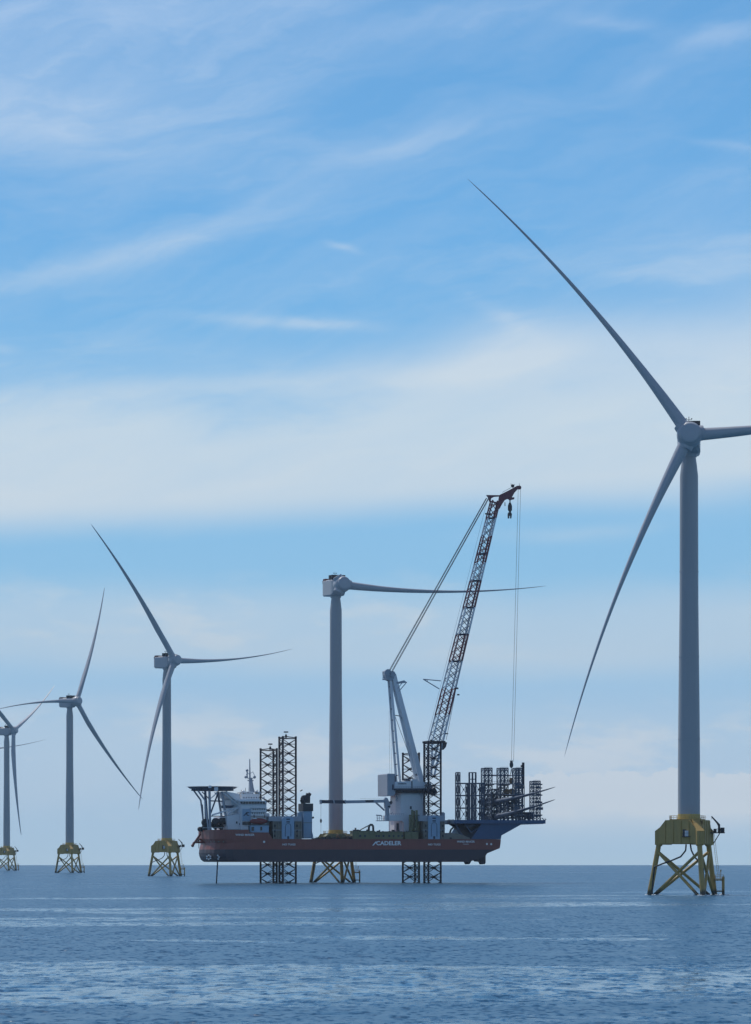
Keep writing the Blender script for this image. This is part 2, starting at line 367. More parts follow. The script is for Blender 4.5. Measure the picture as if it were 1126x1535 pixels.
def jacket_objs():
    """foundation parts as (name, mesh)"""
    out = []
    PH = [165, 285, 45]
    def pt(k, rad, z): a = R(PH[k]); return Vector((rad * math.cos(a), rad * math.sin(a), z))
    def rleg(z): return 10.1 + (16.6 - z) * .185
    # transition piece: hexagonal core and three arms with sloping tops
    b = MB()
    core = [];
    for k in range(3):
        a = R(PH[k]); d = Vector((math.cos(a), math.sin(a), 0)); t = Vector((-d.y, d.x, 0))
        core += [d * 6.1 - t * 2.0, d * 6.1 + t * 2.0]
    ang = sorted(core, key=lambda p: math.atan2(p.y, p.x))
    lo = [(p.x, p.y, 16.7) for p in ang]; hi = [(p.x, p.y, 24.9) for p in ang]
    b.add(lo + hi, [(5, 4, 3, 2, 1, 0), (6, 7, 8, 9, 10, 11)] + [(i, (i + 1) % 6, 6 + (i + 1) % 6, 6 + i) for i in range(6)])
    for k in range(3):
        a = R(PH[k]); d = Vector((math.cos(a), math.sin(a), 0)); t = Vector((-d.y, d.x, 0))
        p = [d * 5.9 - t * 1.3, d * 11.1 - t * 1.3, d * 11.1 + t * 1.3, d * 5.9 + t * 1.3]
        b.add([(q.x, q.y, 16.5) for q in p] + [(p[0].x, p[0].y, 25.0), (p[1].x, p[1].y, 21.0), (p[2].x, p[2].y, 21.0), (p[3].x, p[3].y, 25.0)],
              [(3, 2, 1, 0), (4, 5, 6, 7), (0, 1, 5, 4), (1, 2, 6, 5), (2, 3, 7, 6), (3, 0, 4, 7)])
        # wall plates between the arms, a little set back
        a2 = R(PH[(k + 1) % 3]); d2 = Vector((math.cos(a2), math.sin(a2), 0)); t2 = Vector((-d2.y, d2.x, 0))
        e0 = d * 10.3 + t * 1.1; e1 = d2 * 10.3 - t2 * 1.1; inn = (-(e0 + e1)).normalized() * .5
        e0 = e0 + inn * .2; e1 = e1 + inn * .2
        z0 = 16.9
        b.prism([(e0.x, e0.y, z0), (e1.x, e1.y, z0), (e1.x, e1.y, 21.3), (e0.lerp(e1, .80).x, e0.lerp(e1, .80).y, 24.6), (e0.lerp(e1, .20).x, e0.lerp(e1, .20).y, 24.6), (e0.x, e0.y, 21.3)], inn)
        for f_ in (.2, .4, .6, .8):
            g = e0.lerp(e1, f_) - inn * .18
            b.tube((g.x, g.y, 17.0), (g.x, g.y, 24.4), .12, n=4)
    out.append(('transition_piece', b.mesh('transition_piece', 'yellow')))
    b = MB()                                            # railings, cabinets, deck outline
    for k in range(6):
        p, q = Vector(hi[k]), Vector(hi[(k + 1) % 6])
        for h in (.6, 1.15): b.tube(p + Vector((0, 0, h)), q + Vector((0, 0, h)), .05, n=4)
        for j in range(5): g = p.lerp(q, j / 5); b.tube(g, g + Vector((0, 0, 1.15)), .05, n=4)
    out.append(('railing', b.mesh('railing', 'yellow')))
    b = MB()
    d = Vector((math.cos(R(255)), math.sin(R(255)), 0))
    b.box(-2.6, 2.4, -7.0, -6.0, 19.3, 21.5); b.box(-2.9, 2.7, -8.3, -6.0, 19.0, 19.2)
    for x in (-2.9, -.1, 2.6): b.tube((x, -8.2, 19.1), (x, -8.2, 20.3), .05, n=4)
    b.tube((-2.9, -8.2, 20.3), (2.7, -8.2, 20.3), .05, n=4)
    out.append(('cabinet_deck', b.mesh('cabinet_deck', 'dark')))
    for x in (-1.5, .9):
        b = MB(); b.box(x - .5, x + .6, -7.9, -7.05, 19.25, 21.1); out.append(('cabinet', b.mesh('cabinet', 'white')))
    for k in range(3):
        b = MB(); b.tube(pt(k, rleg(21.0), 20.6), pt(k, rleg(-14), -14), .82, .95, 14)
        b.tube(pt(k, rleg(16.2), 16.3), pt(k, rleg(17), 17.0), 1.25, 1.25, 14)
        out.append(('leg', b.mesh('leg', 'yellow')))
    for k in range(3):
        k2 = (k + 1) % 3
        for a_, b_ in ((k, k2), (k2, k)):
            b = MB(); A_ = pt(a_, rleg(14.4), 14.4); B_ = pt(b_, rleg(-1.8), -1.8)
            b.tube(A_, B_, .50, .50, 12)
            out.append(('brace', b.mesh('brace', 'yellow')))
    for sgn in (-1, 1):                                # cable pipes curving down to the legs
        pts = []
        if sgn < 0:
            ctl = [(-1.2, -3.0, 16.6), (-1.4, -3.4, 14.6), (-3.0, -3.6, 12.6), (-6.0, -2.8, 11.3), (-9.0, -.8, 10.2), (-11.2, 1.8, 9.2), (-11.6, 2.4, 5), (-12.4, 2.2, -6)]
        else:
            ctl = [(.2, -3.2, 16.6), (.4, -3.8, 14.8), (1.4, -5.4, 12.4), (2.8, -8.4, 10.8), (3.6, -11.4, 8.8), (3.8, -12.2, 4), (4.0, -13.4, -6)]
        b = MB(); b.path(ctl, .26, 8); out.append(('cable_pipe', b.mesh('cable_pipe', 'dark')))
    # davit crane on its side platform
    b = MB(); b.box(7.2, 12.2, 4.0, 6.8, 20.3, 20.6)
    for x in (9.6, 12.0):
        for y in (4.1, 6.7): b.tube((x, y, 20.6), (x, y, 21.8), .07, n=4)
    for y in (4.1, 6.7): b.tube((9.6, y, 21.8), (12.1, y, 21.8), .07, n=4)
    b.tube((10.6, 5.4, 20.3), (8.6, 5.4, 17.0), .16)
    b.box(10.9, 12.1, 4.4, 6.2, 20.6, 22.2); b.box(8.6, 9.4, 4.6, 6.0, 20.6, 21.8)
    out.append(('side_platform', b.mesh('side_platform', 'dark')))
    b = MB(); b.tube((10.4, 5.4, 20.6), (10.4, 5.4, 23.2), .42, .36, 10); b.tube((10.5, 5.4, 23.0), (7.9, 5.4, 25.9), .36, .20, 8)
    b.tube((10.9, 5.4, 21.3), (9.4, 5.4, 24.2), .14); b.tube((8.0, 5.4, 25.8), (8.0, 5.4, 24.9), .06)
    out.append(('davit_crane', b.mesh('davit_crane', 'dark')))
    # ladder and boat landing at the right-hand leg
    b = MB(); A_ = Vector((8.6, 7.6, 21.2)); B_ = Vector((10.6, 8.6, 5.6))
    for o in (-.3, .3): b.tube(A_ + Vector((o, 0, 0)), B_ + Vector((o, 0, 0)), .07, n=4)
    for k in range(26): g = A_.lerp(B_, k / 26); b.tube(g - Vector((.3, 0, 0)), g + Vector((.3, 0, 0)), .04, n=4)
    for k in range(0, 26, 3): g = A_.lerp(B_, k / 26); b.path([g + Vector((-.4, 0, 0)), g + Vector((-.4, -.7, 0)), g + Vector((.4, -.7, 0)), g + Vector((.4, 0, 0))], .04, 4)
    out.append(('ladder', b.mesh('ladder', 'yellow')))
    b = MB()
    for y in (6.6, 8.8):
        b.tube((12.0, y, -5), (12.0, y, 6.0), .36, .36, 10); b.tube((12.0, y, 1.2), (9.6, y, 1.2), .22, n=8); b.tube((12.0, y, 4.9), (9.3, y, 4.9), .22, n=8)
    b.box(9.4, 12.2, 6.4, 9.0, 5.2, 5.4)
    for x in (9.5, 12.1):
        for y in (6.5, 8.9): b.tube((x, y, 5.4), (x, y, 6.6), .06, n=4)
    for z in (6.0, 6.6):
        b.path([(9.5, 6.5, z), (12.1, 6.5, z), (12.1, 8.9, z), (9.5, 8.9, z)], .05, 4)
    b.tube((11.3, 8.9, 5.4), (11.3, 8.9, 8.2), .10); b.box(11.1, 11.5, 8.7, 9.1, 7.6, 8.3)
    for k in range(14): b.tube((12.0, 7.2, -.8 + k * .45), (12.0, 8.2, -.8 + k * .45), .05, n=4)
    out.append(('boat_landing', b.mesh('boat_landing', 'yellow')))
    return out
def tower_mesh():
    b = MB(); b.lathe((0, 0, 0), [(3.64, 26.6), (3.62, 44), (3.52, 58), (3.28, 80), (3.10, 96), (3.04, 120), (3.0, 137.5), (2.55, 141.5), (2.15, 144.4)], 40)
    for z, r in ((51, 3.60), (78, 3.32), (106, 3.09)): b.lathe((0, 0, 0), [(r + .05, z), (r + .05, z + .4)], 40)
    b.box(-.6, .6, -3.75, -3.4, 27.0, 29.6)
    return b.mesh('tower', 'tower')
MB_BLADE = blade_mesh(); MB_HUB = hub_mesh(); MB_NAC = nacelle_meshes(); JACK = jacket_objs(); MB_TOW = tower_mesh()
_b = MB(); _b.lathe((0, 0, 0), [(3.72, 24.8), (3.70, 26.6)], 40); _b.lathe((0, 0, 0), [(3.95, 24.85), (3.95, 25.2)], 40); MB_COLL = _b.mesh('collar', 'yellow_top')
TILT = R(6)
def link(name, me, parent):
    o = bpy.data.objects.new(name, me); col.objects.link(o); o.parent = parent; return o
def turbine(px, Y, yaw, blades, label, name='wind_turbine'):
    Xw = (px - 563) / F * Y
    t = thing(name, label, 'wind turbine', (Xw, Y, -(Y * Y + Xw * Xw) / (2 * RE)), 0, 'offshore wind turbines in the row')
    link('tower', MB_TOW, t); link('collar', MB_COLL, t)
    for nm, me in JACK: link(nm, me, t)
    ya = R(yaw) - math.atan2(Xw, Y)
    H = Matrix.Translation((0, 0, HUB_Z)) @ Matrix.Rotation(ya, 4, 'Z')
    ov = H @ Matrix.Translation((0, -8.4, 0))
    nac = link('nacelle', MB_NAC[0], t); nac.matrix_local = ov
    for nm, me in (('cooler', MB_NAC[1]), ('hatch', MB_NAC[2]), ('wind_sensor', MB_NAC[3])): link(nm, me, nac)
    rot = ov @ Matrix.Rotation(-TILT, 4, 'X')            # axis -Y lifts upwards
    th = blades[0]
    hub = link('hub', MB_HUB, t); hub.matrix_local = rot @ Matrix.Rotation(R(90 - th), 4, 'Y')
    for a in blades[1:]:
        o = link('blade', MB_BLADE, t); o.matrix_local = rot @ Matrix.Rotation(R(90 - a), 4, 'Y')
    return t
turbine(1033, 1173, 1, (130, 130, 249, 10), 'largest and nearest wind turbine, facing the camera, at the far right of the row')
turbine(503.5, 1806, 21, (0, 1.3), 'unfinished wind turbine with a single blade, standing behind the jack-up vessel')
turbine(250, 2488, 40, (126, 126, 248.5, 6.5), 'complete wind turbine standing just left of the jack-up vessel')
turbine(104.5, 3127, 45, (66, 66, 187, 311), 'wind turbine with one blade pointing almost straight up, second complete one left of the vessel')
turbine(10, 3826, 60, (28, 28, 148, 268), 'small distant wind turbine at the left edge with one blade hanging straight down')
turbine(-54, 4512, 25, (8, 8, 128, 248), 'farthest wind turbine, only one thin blade tip reaching in at the left edge')
# ------------------------------------------------------------------ jack-up vessel, in its own frame: x aft, y away from the camera, z up
AL = R(13.5); VX, VY = (525 - 563) / F * 1740, 1740.0
_u = (math.cos(AL), math.sin(AL)); _w = (-math.sin(AL), math.cos(AL))
def L(px, py, w):
    kx = (px - 563) / F
    # kx*Yr - s*u0 = VX + w*w0 ; Yr - s*u1 = VY + w*w1
    a, b_, c = kx, -_u[0], VX + w * _w[0]; d, e, f = 1.0, -_u[1], VY + w * _w[1]
    det = a * e - b_ * d; Yr = (c * e - b_ * f) / det; s = (a * f - c * d) / det
    return Vector((s, w, EYE + Yr * (YE - py) / F))
def L2(px, py, w, dw): return L(px, py, w) + Vector((0, dw, 0))
def PB(b, x0, x1, y0, y1, w0, w1):                     # box whose near face fills photo rows/columns x0..x1, y0..y1 at depth w0
    A_ = L(x0, y1, w0); B_ = L(x1, y0, w0); b.box(A_.x, B_.x, w0, w1, A_.z, B_.z); return b
def PP(b, poly, w0, w1):
    b.prism([L(x, y, w0) for x, y in poly], (0, w1 - w0, 0)); return b
def PT(b, pts, w, r, n=6):
    b.path([L(p[0], p[1], p[2] if len(p) > 2 else w) for p in pts], r, n); return b
VM = Matrix.Translation((VX, VY, 0)) @ Matrix.Rotation(AL, 4, 'Z')
V = thing('jack_up_vessel', 'long red-brown hulled jack-up vessel raised on lattice legs, with a tall crane and helideck', 'ship', (VX, VY, 0), AL)
def vthing(name, label, cat, base, group=None):
    t = thing(name, label, cat, (0, 0, 0), 0, group); t.matrix_world = VM @ Matrix.Translation(base); t['_b'] = 0; del t['_b']
    return t
def vbuild(b, name, mats, parent, base):
    b.v = [(x - base[0], y - base[1], z - base[2]) for x, y, z in b.v]
    return b.build(name, mats, parent)
BEAM = 50.0
ZD = L(560, 1258, 0).z
# hull lofted by water lines
def outline(s0, s1, taper=16.0, n=14):
    pts = []
    for i in range(n + 1):
        th = math.pi / 2 - math.pi * i / n
        cs, sn = max(0, math.cos(th)), math.sin(th)
        pts.append((s0 + taper * (1 - cs ** .7), 25 - 25 * math.copysign(abs(sn) ** .7, sn)))
    pts += [(s1, BEAM), (s1, 0)]
    return pts[::-1] if False else pts
def loft(b, levels, mats):
    rings = []
    for z, s0, s1 in levels: rings.append([(s, w, z) for s, w in outline(s0, s1)])
    n = len(rings[0])
    for k in range(len(rings) - 1):
        b.cur = mats[k]
        b.add(rings[k] + rings[k + 1], [(i, n + i, n + (i + 1) % n, (i + 1) % n) for i in range(n)])
    b.cur = mats[0]; b.add(rings[0], [tuple(range(n))]); b.cur = mats[-1]; b.add(rings[-1], [tuple(range(n - 1, -1, -1))])
lev = []
for py, xs, xe in [(1258, 303, 751), (1263.5, 305.5, 750.6), (1271.5, 303.6, 749.4), (1273.6, 303.2, 744), (1279, 302.6, 731), (1284, 303.6, 727), (1288.5, 305.5, 715), (1291, 308.3, 706), (1292.2, 311, 702)]:
    lev.append((L(560, py, 0).z, L(xs, py, 25).x, L(xe, py, 0).x))
b = MB(); loft(b, lev, [0, 0, 0, 1, 1, 1, 1, 1])
for k in range(28):                                    # faint plate seams and fender strips
    pass
b.cur = 0; PB(b, 352, 750.5, 1258.2, 1259.1, -.18, .0)
hull = b.build('hull', ['hull_red', 'hull_navy'], V)
b = MB()
zf = L(380, 1248, 0).z; zf2 = L(340, 1243.8, 0).z
s_end = L(403, 1250, 0).x; s_mid = L(373, 1250, 0).x; s0_ = L(302, 1250, 25).x
b.cur = 0
for zz0, zz1, se in ((ZD, zf, s_end), (zf, zf2, s_mid)):
    o = outline(s0_ , se); n = len(o)
    b.add([(s, w, zz0) for s, w in o] + [(s, w, zz1) for s, w in o], [(i, n + i, n + (i + 1) % n, (i + 1) % n) for i in range(n)] + [tuple(range(n)), tuple(range(2 * n - 1, n - 1, -1))])
PP(b, [(403, 1248), (409, 1258), (403, 1258)], 0, .6)
b.build('forecastle', ['hull_red'], V)
for x0 in ((700, 706.5), (716, 728)):
    pass
b = MB(); PP(b, [(699, 1291.8), (708, 1288), (706, 1292.5), (704, 1295.6), (701, 1295.8)], 4, 9); b.build('thruster', 'hull_navy', V)
b = MB(); PP(b, [(711, 1287.5), (728.3, 1280), (728.2, 1293.5), (726.6, 1295.6), (723, 1295.8), (721, 1292), (715, 1291.6), (713.5, 1289)], 4, 9); b.build('thruster', 'hull_navy', V)
b = MB(); PP(b, [(711, 1287.5), (728.3, 1280), (728.2, 1293.5), (723, 1295.8), (721, 1292), (715, 1291.6)], 40, 45); b.build('thruster', 'hull_navy', V)
# writing and marks on the side
def text(s_, x0, x1, y0, y1, w, mat, bold=0.0, name='lettering'):
    c = bpy.data.curves.new('t', 'FONT'); c.body = s_; c.offset = bold; c.extrude = .02; c.resolution_u = 3
    o = bpy.data.objects.new('t', c); col.objects.link(o)
    dg = bpy.context.evaluated_depsgraph_get(); me = bpy.data.meshes.new_from_object(o.evaluated_get(dg))
    bpy.data.objects.remove(o); bpy.data.curves.remove(c)
    vs = np.array([v.co[:] for v in me.vertices]); lo, hi = vs.min(0), vs.max(0)
    A_ = L(x0, y1, w); B_ = L(x1, y0, w)
    for v in me.vertices:
        p = v.co
        v.co = (A_.x + (p.x - lo[0]) / (hi[0] - lo[0]) * (B_.x - A_.x), w - .06 - p.z, A_.z + (p.y - lo[1]) / (hi[1] - lo[1]) * (B_.z - A_.z))
    me.materials.clear(); me.materials.append(M[mat]); me.name = name
    return me
def ptext(parent, *a, **k):
    o = bpy.data.objects.new('lettering', text(*a, **k)); col.objects.link(o); o.parent = parent; return o
ptext(hull, 'WIND MAKER', 353, 381.5, 1250.0, 1253.0, -.03, 'lettering', .02).parent = V
ptext(hull, 'NO TUGS', 423.5, 443, 1264.6, 1267.4, -.03, 'lettering', .02)
ptext(hull, 'NO TUGS', 642, 660.5, 1264.6, 1267.4, -.03, 'lettering', .02)
ptext(hull, 'CADELER', 564, 601.8, 1260.8, 1267.2, -.03, 'lettering', .03)
ptext(hull, 'WIND MAKER', 685, 711.8, 1260.2, 1263.2, -.03, 'lettering', .02)
ptext(hull, 'COPENHAGEN', 694, 702.5, 1264.9, 1266.2, -.03, 'lettering')
b = MB(); b.prism([L(x, y, -.05) for x, y in ((558, 1267.6), (560, 1267.6), (564, 1263.4), (564.6, 1261.2), (563, 1261.6))], (0, -.06, 0)); b.build('emblem', 'lettering', hull)
b = MB()
for x, y, r in ((396, 1262, .55), (730, 1265.3, .5), (736.5, 1265.5, .5), (700, 1259.0, .25)):
    b = MB(); b.lathe(L(x, y, -.02), [(r, 0), (r, .05)], 12, (0, -1, 0)); b.build('hull_mark', 'lettering', hull)
for cx, n_ in ((313.0, 6), (325.5, 3)):                # tunnel thruster openings marked by dots of white
    for k in range(n_):
        a = 2 * math.pi * k / 6 + .5 + (0 if n_ == 6 else -1.7)
        c = L(cx + 3.1 * math.cos(a), 1285.3 + 3.1 * math.sin(a), 6)
        wloc = 8.2 if cx < 320 else 3.0
        c = L(cx + 3.1 * math.cos(a), 1285.3 + 3.1 * math.sin(a), wloc)
        b = MB(); b.lathe((c.x, c.y, c.z), [(.34, -1.5), (.34, 2.4)], 10, (-.25, -1, 0)); b.build('hull_mark', 'lettering', hull)
b = MB()
for x in (316.5, 321, 328, 335): 
    c = L(x, 1261.8, 5); b.lathe((c.x, c.y, c.z), [(.3, -3), (.3, 4.8 if x > 320 else 3)], 10, (-.2, -1, 0))
b.build('fairlead', 'tan', hull)
for x in (313, 325.5):
    pass
# bow gear
b = MB(); PT(b, [(289, 1267.4), (300.5, 1250.2)], 25, .55); PT(b, [(289, 1267.4), (291, 1262.6), (307, 1262.8)], 25, .55); PT(b, [(296, 1262), (300, 1257.5), (306, 1262)], 25, .35)
PT(b, [(301, 1247), (296, 1260)], 25, .3); PT(b, [(298.2, 1262), (298.2, 1272)], 25, .18); b.sphere(L(288.8, 1267.6, 25), .8, 8)
b.lathe(L(306, 1262.8, 25) + Vector((0, -3, 0)), [(.5, 0), (.5, 6)], 8, (0, 1, 0))
b.build('anchor', 'hull_red', V)
b = MB()
for x, y, r, w in ((301.5, 1243, 1.2, 22), (309.5, 1233, 1.9, 16), (309.5, 1240, 1.7, 16), (324.5, 1231.5, 1.7, 12), (334.5, 1231, 1.8, 12), (324, 1238, 1.5, 14), (332, 1239, 1.3, 14), (317, 1236, 1.2, 14)):
    c = L(x, y, w); b.lathe(c, [(r * .4, 0), (r, .15), (r, 1.0), (r * .55, 1.1), (r * .55, 2.6), (r, 2.7), (r, 3.6), (r * .4, 3.8)], 14, (0, 1, 0))
    b.tube(c + Vector((0, 2, 0)), L(x, 1244, w) + Vector((0, 2, 0)), .5, n=6)
b.build('winch', 'dark', V)
b = MB(); PT(b, [(326.3, 1291), (324.2, 1330)], 10, .32, 8); b.build('intake_pipe', 'leg_steel', V)
# helideck
hd = MB(); c = L(318.5, 1180.4, 22)
hd.lathe(c, [(11.2, -.7), (12.2, 0), (12.2, .35)], 8, smooth=False); hd.lathe(c, [(12.25, .1), (13.2, .25)], 8, smooth=False, caps=False)
for k in range(-3, 4):
    q = 10.3 * math.cos(math.asin(k / 3.6)) if abs(k) < 3.6 else 0
    hd.box(c.x - q, c.x + q, c.y + k * 3 - .2, c.y + k * 3 + .2, c.z - 1.7, c.z - .7)
for k in range(-3, 4):
    q = 10.3 * math.cos(math.asin(k / 3.6)); hd.box(c.x + k * 3 - .2, c.x + k * 3 + .2, c.y - q, c.y + q, c.z - 1.5, c.z - .72)
heli = hd.build('helideck', 'rack', V)
b = MB(); PB(b, 313, 317, 1177.6, 1181.2, 9.0, 9.8); PB(b, 321.5, 327, 1180.0, 1185.6, 9.2, 10.2); b.build('hatch', 'white', heli)
def strut(pts, r, mat='grey', ws=(13, 31)):
    for w in ws:
        b = MB(); PT(b, [(x - (w - 13) * .35, y) for x, y in pts] if w != 13 else pts, w, r, 8); b.build('strut', mat, heli)
strut([(297, 1185.5), (307.3, 1199.5), (312.5, 1244)], .42, 'grey')
strut([(308, 1185.5), (307.5, 1199)], .3, 'rack', (13,))
strut([(308.5, 1186), (312.8, 1244)], .30, 'rack', (13,))
strut([(314, 1185.5), (315.2, 1244)], .62)
strut([(327.5, 1187), (315.6, 1220)], .38, 'rack', (13,))
strut([(332.6, 1186.5), (341.5, 1243)], .58, 'grey')
strut([(314, 1200.6), (333, 1201)], .3, 'rack', (13,))
strut([(303, 1187), (316, 1200)], .25, 'rack', (13,))
strut([(326, 1188), (316, 1197)], .25, 'white', (13,))
strut([(334.7, 1188.6), (360.3, 1209.2), (317.5, 1221.8)], .36, 'lettering', (12,))
strut([(360.3, 1209.2), (341, 1220.5)], .36, 'lettering', (12,))
strut([(339, 1186), (360, 1205)], .3, 'rack', (13,))
strut([(316.5, 1223.4), (337, 1223.8), (362, 1229)], .22, 'rack', (13,))
strut([(306, 1206), (308, 1235)], .2, 'rack', (20,))
b = MB()
PP(b, [(334, 1207.2), (352, 1207.6), (346, 1211.4), (332, 1211.6)], 13, 17); b.build('stair', 'rack', heli)
# superstructure
b = MB()
PP(b, [(340, 1224), (362, 1219), (362, 1243.5), (341.5, 1243.5)], 8, 42)
PP(b, [(346, 1199), (362, 1206), (362, 1219), (350, 1221)], 14, 40)
PB(b, 361.5, 399.5, 1205.5, 1247.5, 5, 45)
PP(b, [(361.5, 1205.5), (359, 1200.4), (399, 1200.4), (400, 1205.5)], 4, 46)
PP(b, [(338, 1186.5), (358, 1190), (363, 1200.4), (354, 1200.4)], 10, 40)
PB(b, 362, 389, 1190, 1200.4, 9, 40)
PB(b, 366, 380, 1186.8, 1190, 12, 30)
PB(b, 399.5, 404, 1219, 1240, 8, 42)
sup = b.build('superstructure', 'white', V)
b = MB(); PP(b, [(357, 1199.1), (391.5, 1199.1), (391.5, 1201.4), (358.5, 1201.4)], 2.6, 46.5); b.build('bridge_wing', 'lettering', sup)
b = MB(); PP(b, [(360, 1201.8), (398, 1201.8), (398.8, 1205.2), (361.5, 1205.2)], 3.85, 4.2); b.build('window_band', 'glass', sup)
b = MB()
for x in np.arange(364, 398, 4.2): PB(b, x, x + .5, 1201.7, 1205.4, 3.75, 3.9)
for y in (1210.8, 1216.6, 1222.4): PB(b, 376.5, 401, y, y + .7, 3.4, 4.99)
b.build('deck_edge', 'white', sup)
for y, xs in ((1213.5, np.arange(379, 398, 3.4)), (1219.4, np.arange(378, 398, 3.4)), (1196, np.arange(365, 388, 3.8))):
    b = MB()
    for x in xs: PB(b, x, x + 1.3, y - 1.2, y + .5, 4.93 if y > 1200 else 8.93, 5.2 if y > 1200 else 9.2)
    b.build('window_row', 'glass', sup)
b = MB(); PB(b, 363.6, 376, 1212.6, 1231, 4.6, 5.2); pn = b.build('emblem_panel', 'panel_blue', sup)
b = MB()
b.prism([L(x, y, 4.55) for x, y in ((364.6, 1223.2), (366.3, 1223.2), (370.6, 1218.8), (370.6, 1217.0), (369.6, 1217.4))], (0, -.08, 0))
cc = [(372 + 2.6 * math.cos(a), 1220.2 + 2.9 * math.sin(a)) for a in np.linspace(-.8, -5.5, 12)]
ci = [(372.2 + 1.4 * math.cos(a), 1220.2 + 1.7 * math.sin(a)) for a in np.linspace(-5.5, -.8, 12)]
for k in range(11): b.prism([L(*cc[k], 4.55), L(*cc[k + 1], 4.55), L(*ci[10 - k], 4.55), L(*ci[11 - k], 4.55)], (0, -.08, 0))
b.build('emblem', 'ink', pn)
b = MB(); PB(b, 363.6, 376, 1232, 1236.5, 4.5, 5.0); PB(b, 354, 356, 1231.5, 1234.6, 7.8, 8.1); PB(b, 359, 360.2, 1234, 1236.5, 7.8, 8.1); PB(b, 372.5, 374, 1238, 1247, 4.5, 4.95)
b.build('opening', 'glass', sup)
b = MB(); PB(b, 376, 403, 1236.8, 1247.8, 1.2, 5.0); pb_ = b.build('side_house', 'panel_blue', V)
b = MB(); PB(b, 377.2, 380.8, 1239.5, 1245.6, 1.05, 1.3); PB(b, 390.3, 393, 1239.4, 1245, 1.05, 1.3); b.build('opening', 'glass', pb_)
b = MB(); PB(b, 375.5, 403.5, 1235.8, 1237.0, .8, 5); b.build('canopy', 'dark', pb_)
b = MB(); PT(b, [(345, 1243.4), (345, 1240.6), (372, 1240.6), (372, 1243.4)], .3, .09, 4)
for x in range(347, 372, 3): PT(b, [(x, 1240.6), (x, 1243.6)], .3, .08, 4)
PT(b, [(304, 1240.9), (345, 1240.9)], 6, .09, 4)
b.build('railing', 'white', V)
b = MB()
for x, y, r in ((364.5, 1188, 1.1), (388, 1188.6, .9), (384, 1187.5, .9), (395, 1196.5, .7)): b.sphere(L(x, y, 14), r, 10)
b.cur = 1
for x, y0, y1 in ((368, 1181, 1187), (386.5, 1184, 1190), (361.8, 1184, 1190), (391.5, 1191, 1200), (396, 1193, 1200)): PT(b, [(x, y0), (x, y1)], 15, .12, 4)
for _ in range(14):
    x = random.uniform(363, 398); y = 1190 if x < 389 else 1200
    PB(b, x, x + random.uniform(.7, 2.2), y - random.uniform(1, 2.8), y, 12, 14)
b.build('radar_dome', ['white', 'tan'], sup)
b = MB(); b.tube(L(377, 1188, 22), L(375.6, 1166, 22), 1.5, .75, 6, smooth=False); b.tube(L(381, 1188, 22), L(376.4, 1172, 22), .5, .3)
b.tube(L(374.7, 1168, 22), L(374.4, 1137.8, 22), .42, .22); PT(b, [(367.8, 1163.6), (371, 1166.6), (379, 1166.8), (382.6, 1163.4)], 22, .22); PT(b, [(370.8, 1166), (370.4, 1153.6)], 22, .3)
PT(b, [(369, 1162), (371, 1158), (374, 1161)], 22, .14); PT(b, [(382, 1163.4), (379, 1157), (375, 1160)], 22, .14); PT(b, [(371, 1170), (380, 1170)], 22, .3); b.sphere(L(370.4, 1155, 22), .7, 8)
b.sphere(L(381.6, 1165, 22), .75, 8); b.sphere(L(368.4, 1165, 22), .7, 8)
b.build('mast', 'grey', V)
# funnel
b = MB(); PB(b, 455, 468, 1216, 1257, 6, 16); PB(b, 447, 455, 1218, 1257, 8, 16); PP(b, [(466, 1240), (469.5, 1252), (469.5, 1257), (466, 1257)], 6, 10)
fn = b.build('funnel', 'panel_blue', V)
b = MB(); PB(b, 454.4, 469.6, 1204.6, 1216, 5.5, 16.5); b.build('funnel_top', 'dark', fn)
b = MB()
for x, y0, x1, y1, r in ((458, 1204, 457, 1192, 1.3), (461.5, 1204, 462, 1190, 1.2), (456, 1205, 453, 1198, 1.4), (459, 1192, 464, 1192.5, 1.1), (453.4, 1199, 455.4, 1194, 1.2), (462, 1190.4, 465.6, 1192.4, 1.0)): b.tube(L(x, y0, 11), L(x1, y1, 11), r, r * .9, 8)
b.build('exhaust_pipe', 'dark', fn)
b = MB(); PT(b, [(450.2, 1186), (453.4, 1184)], 11, .3); PT(b, [(468, 1226), (470.6, 1225.4)], 8, .5); PB(b, 454.8, 468.2, 1233, 1233.7, 5.8, 6); b.build('bracket', 'tan', fn)
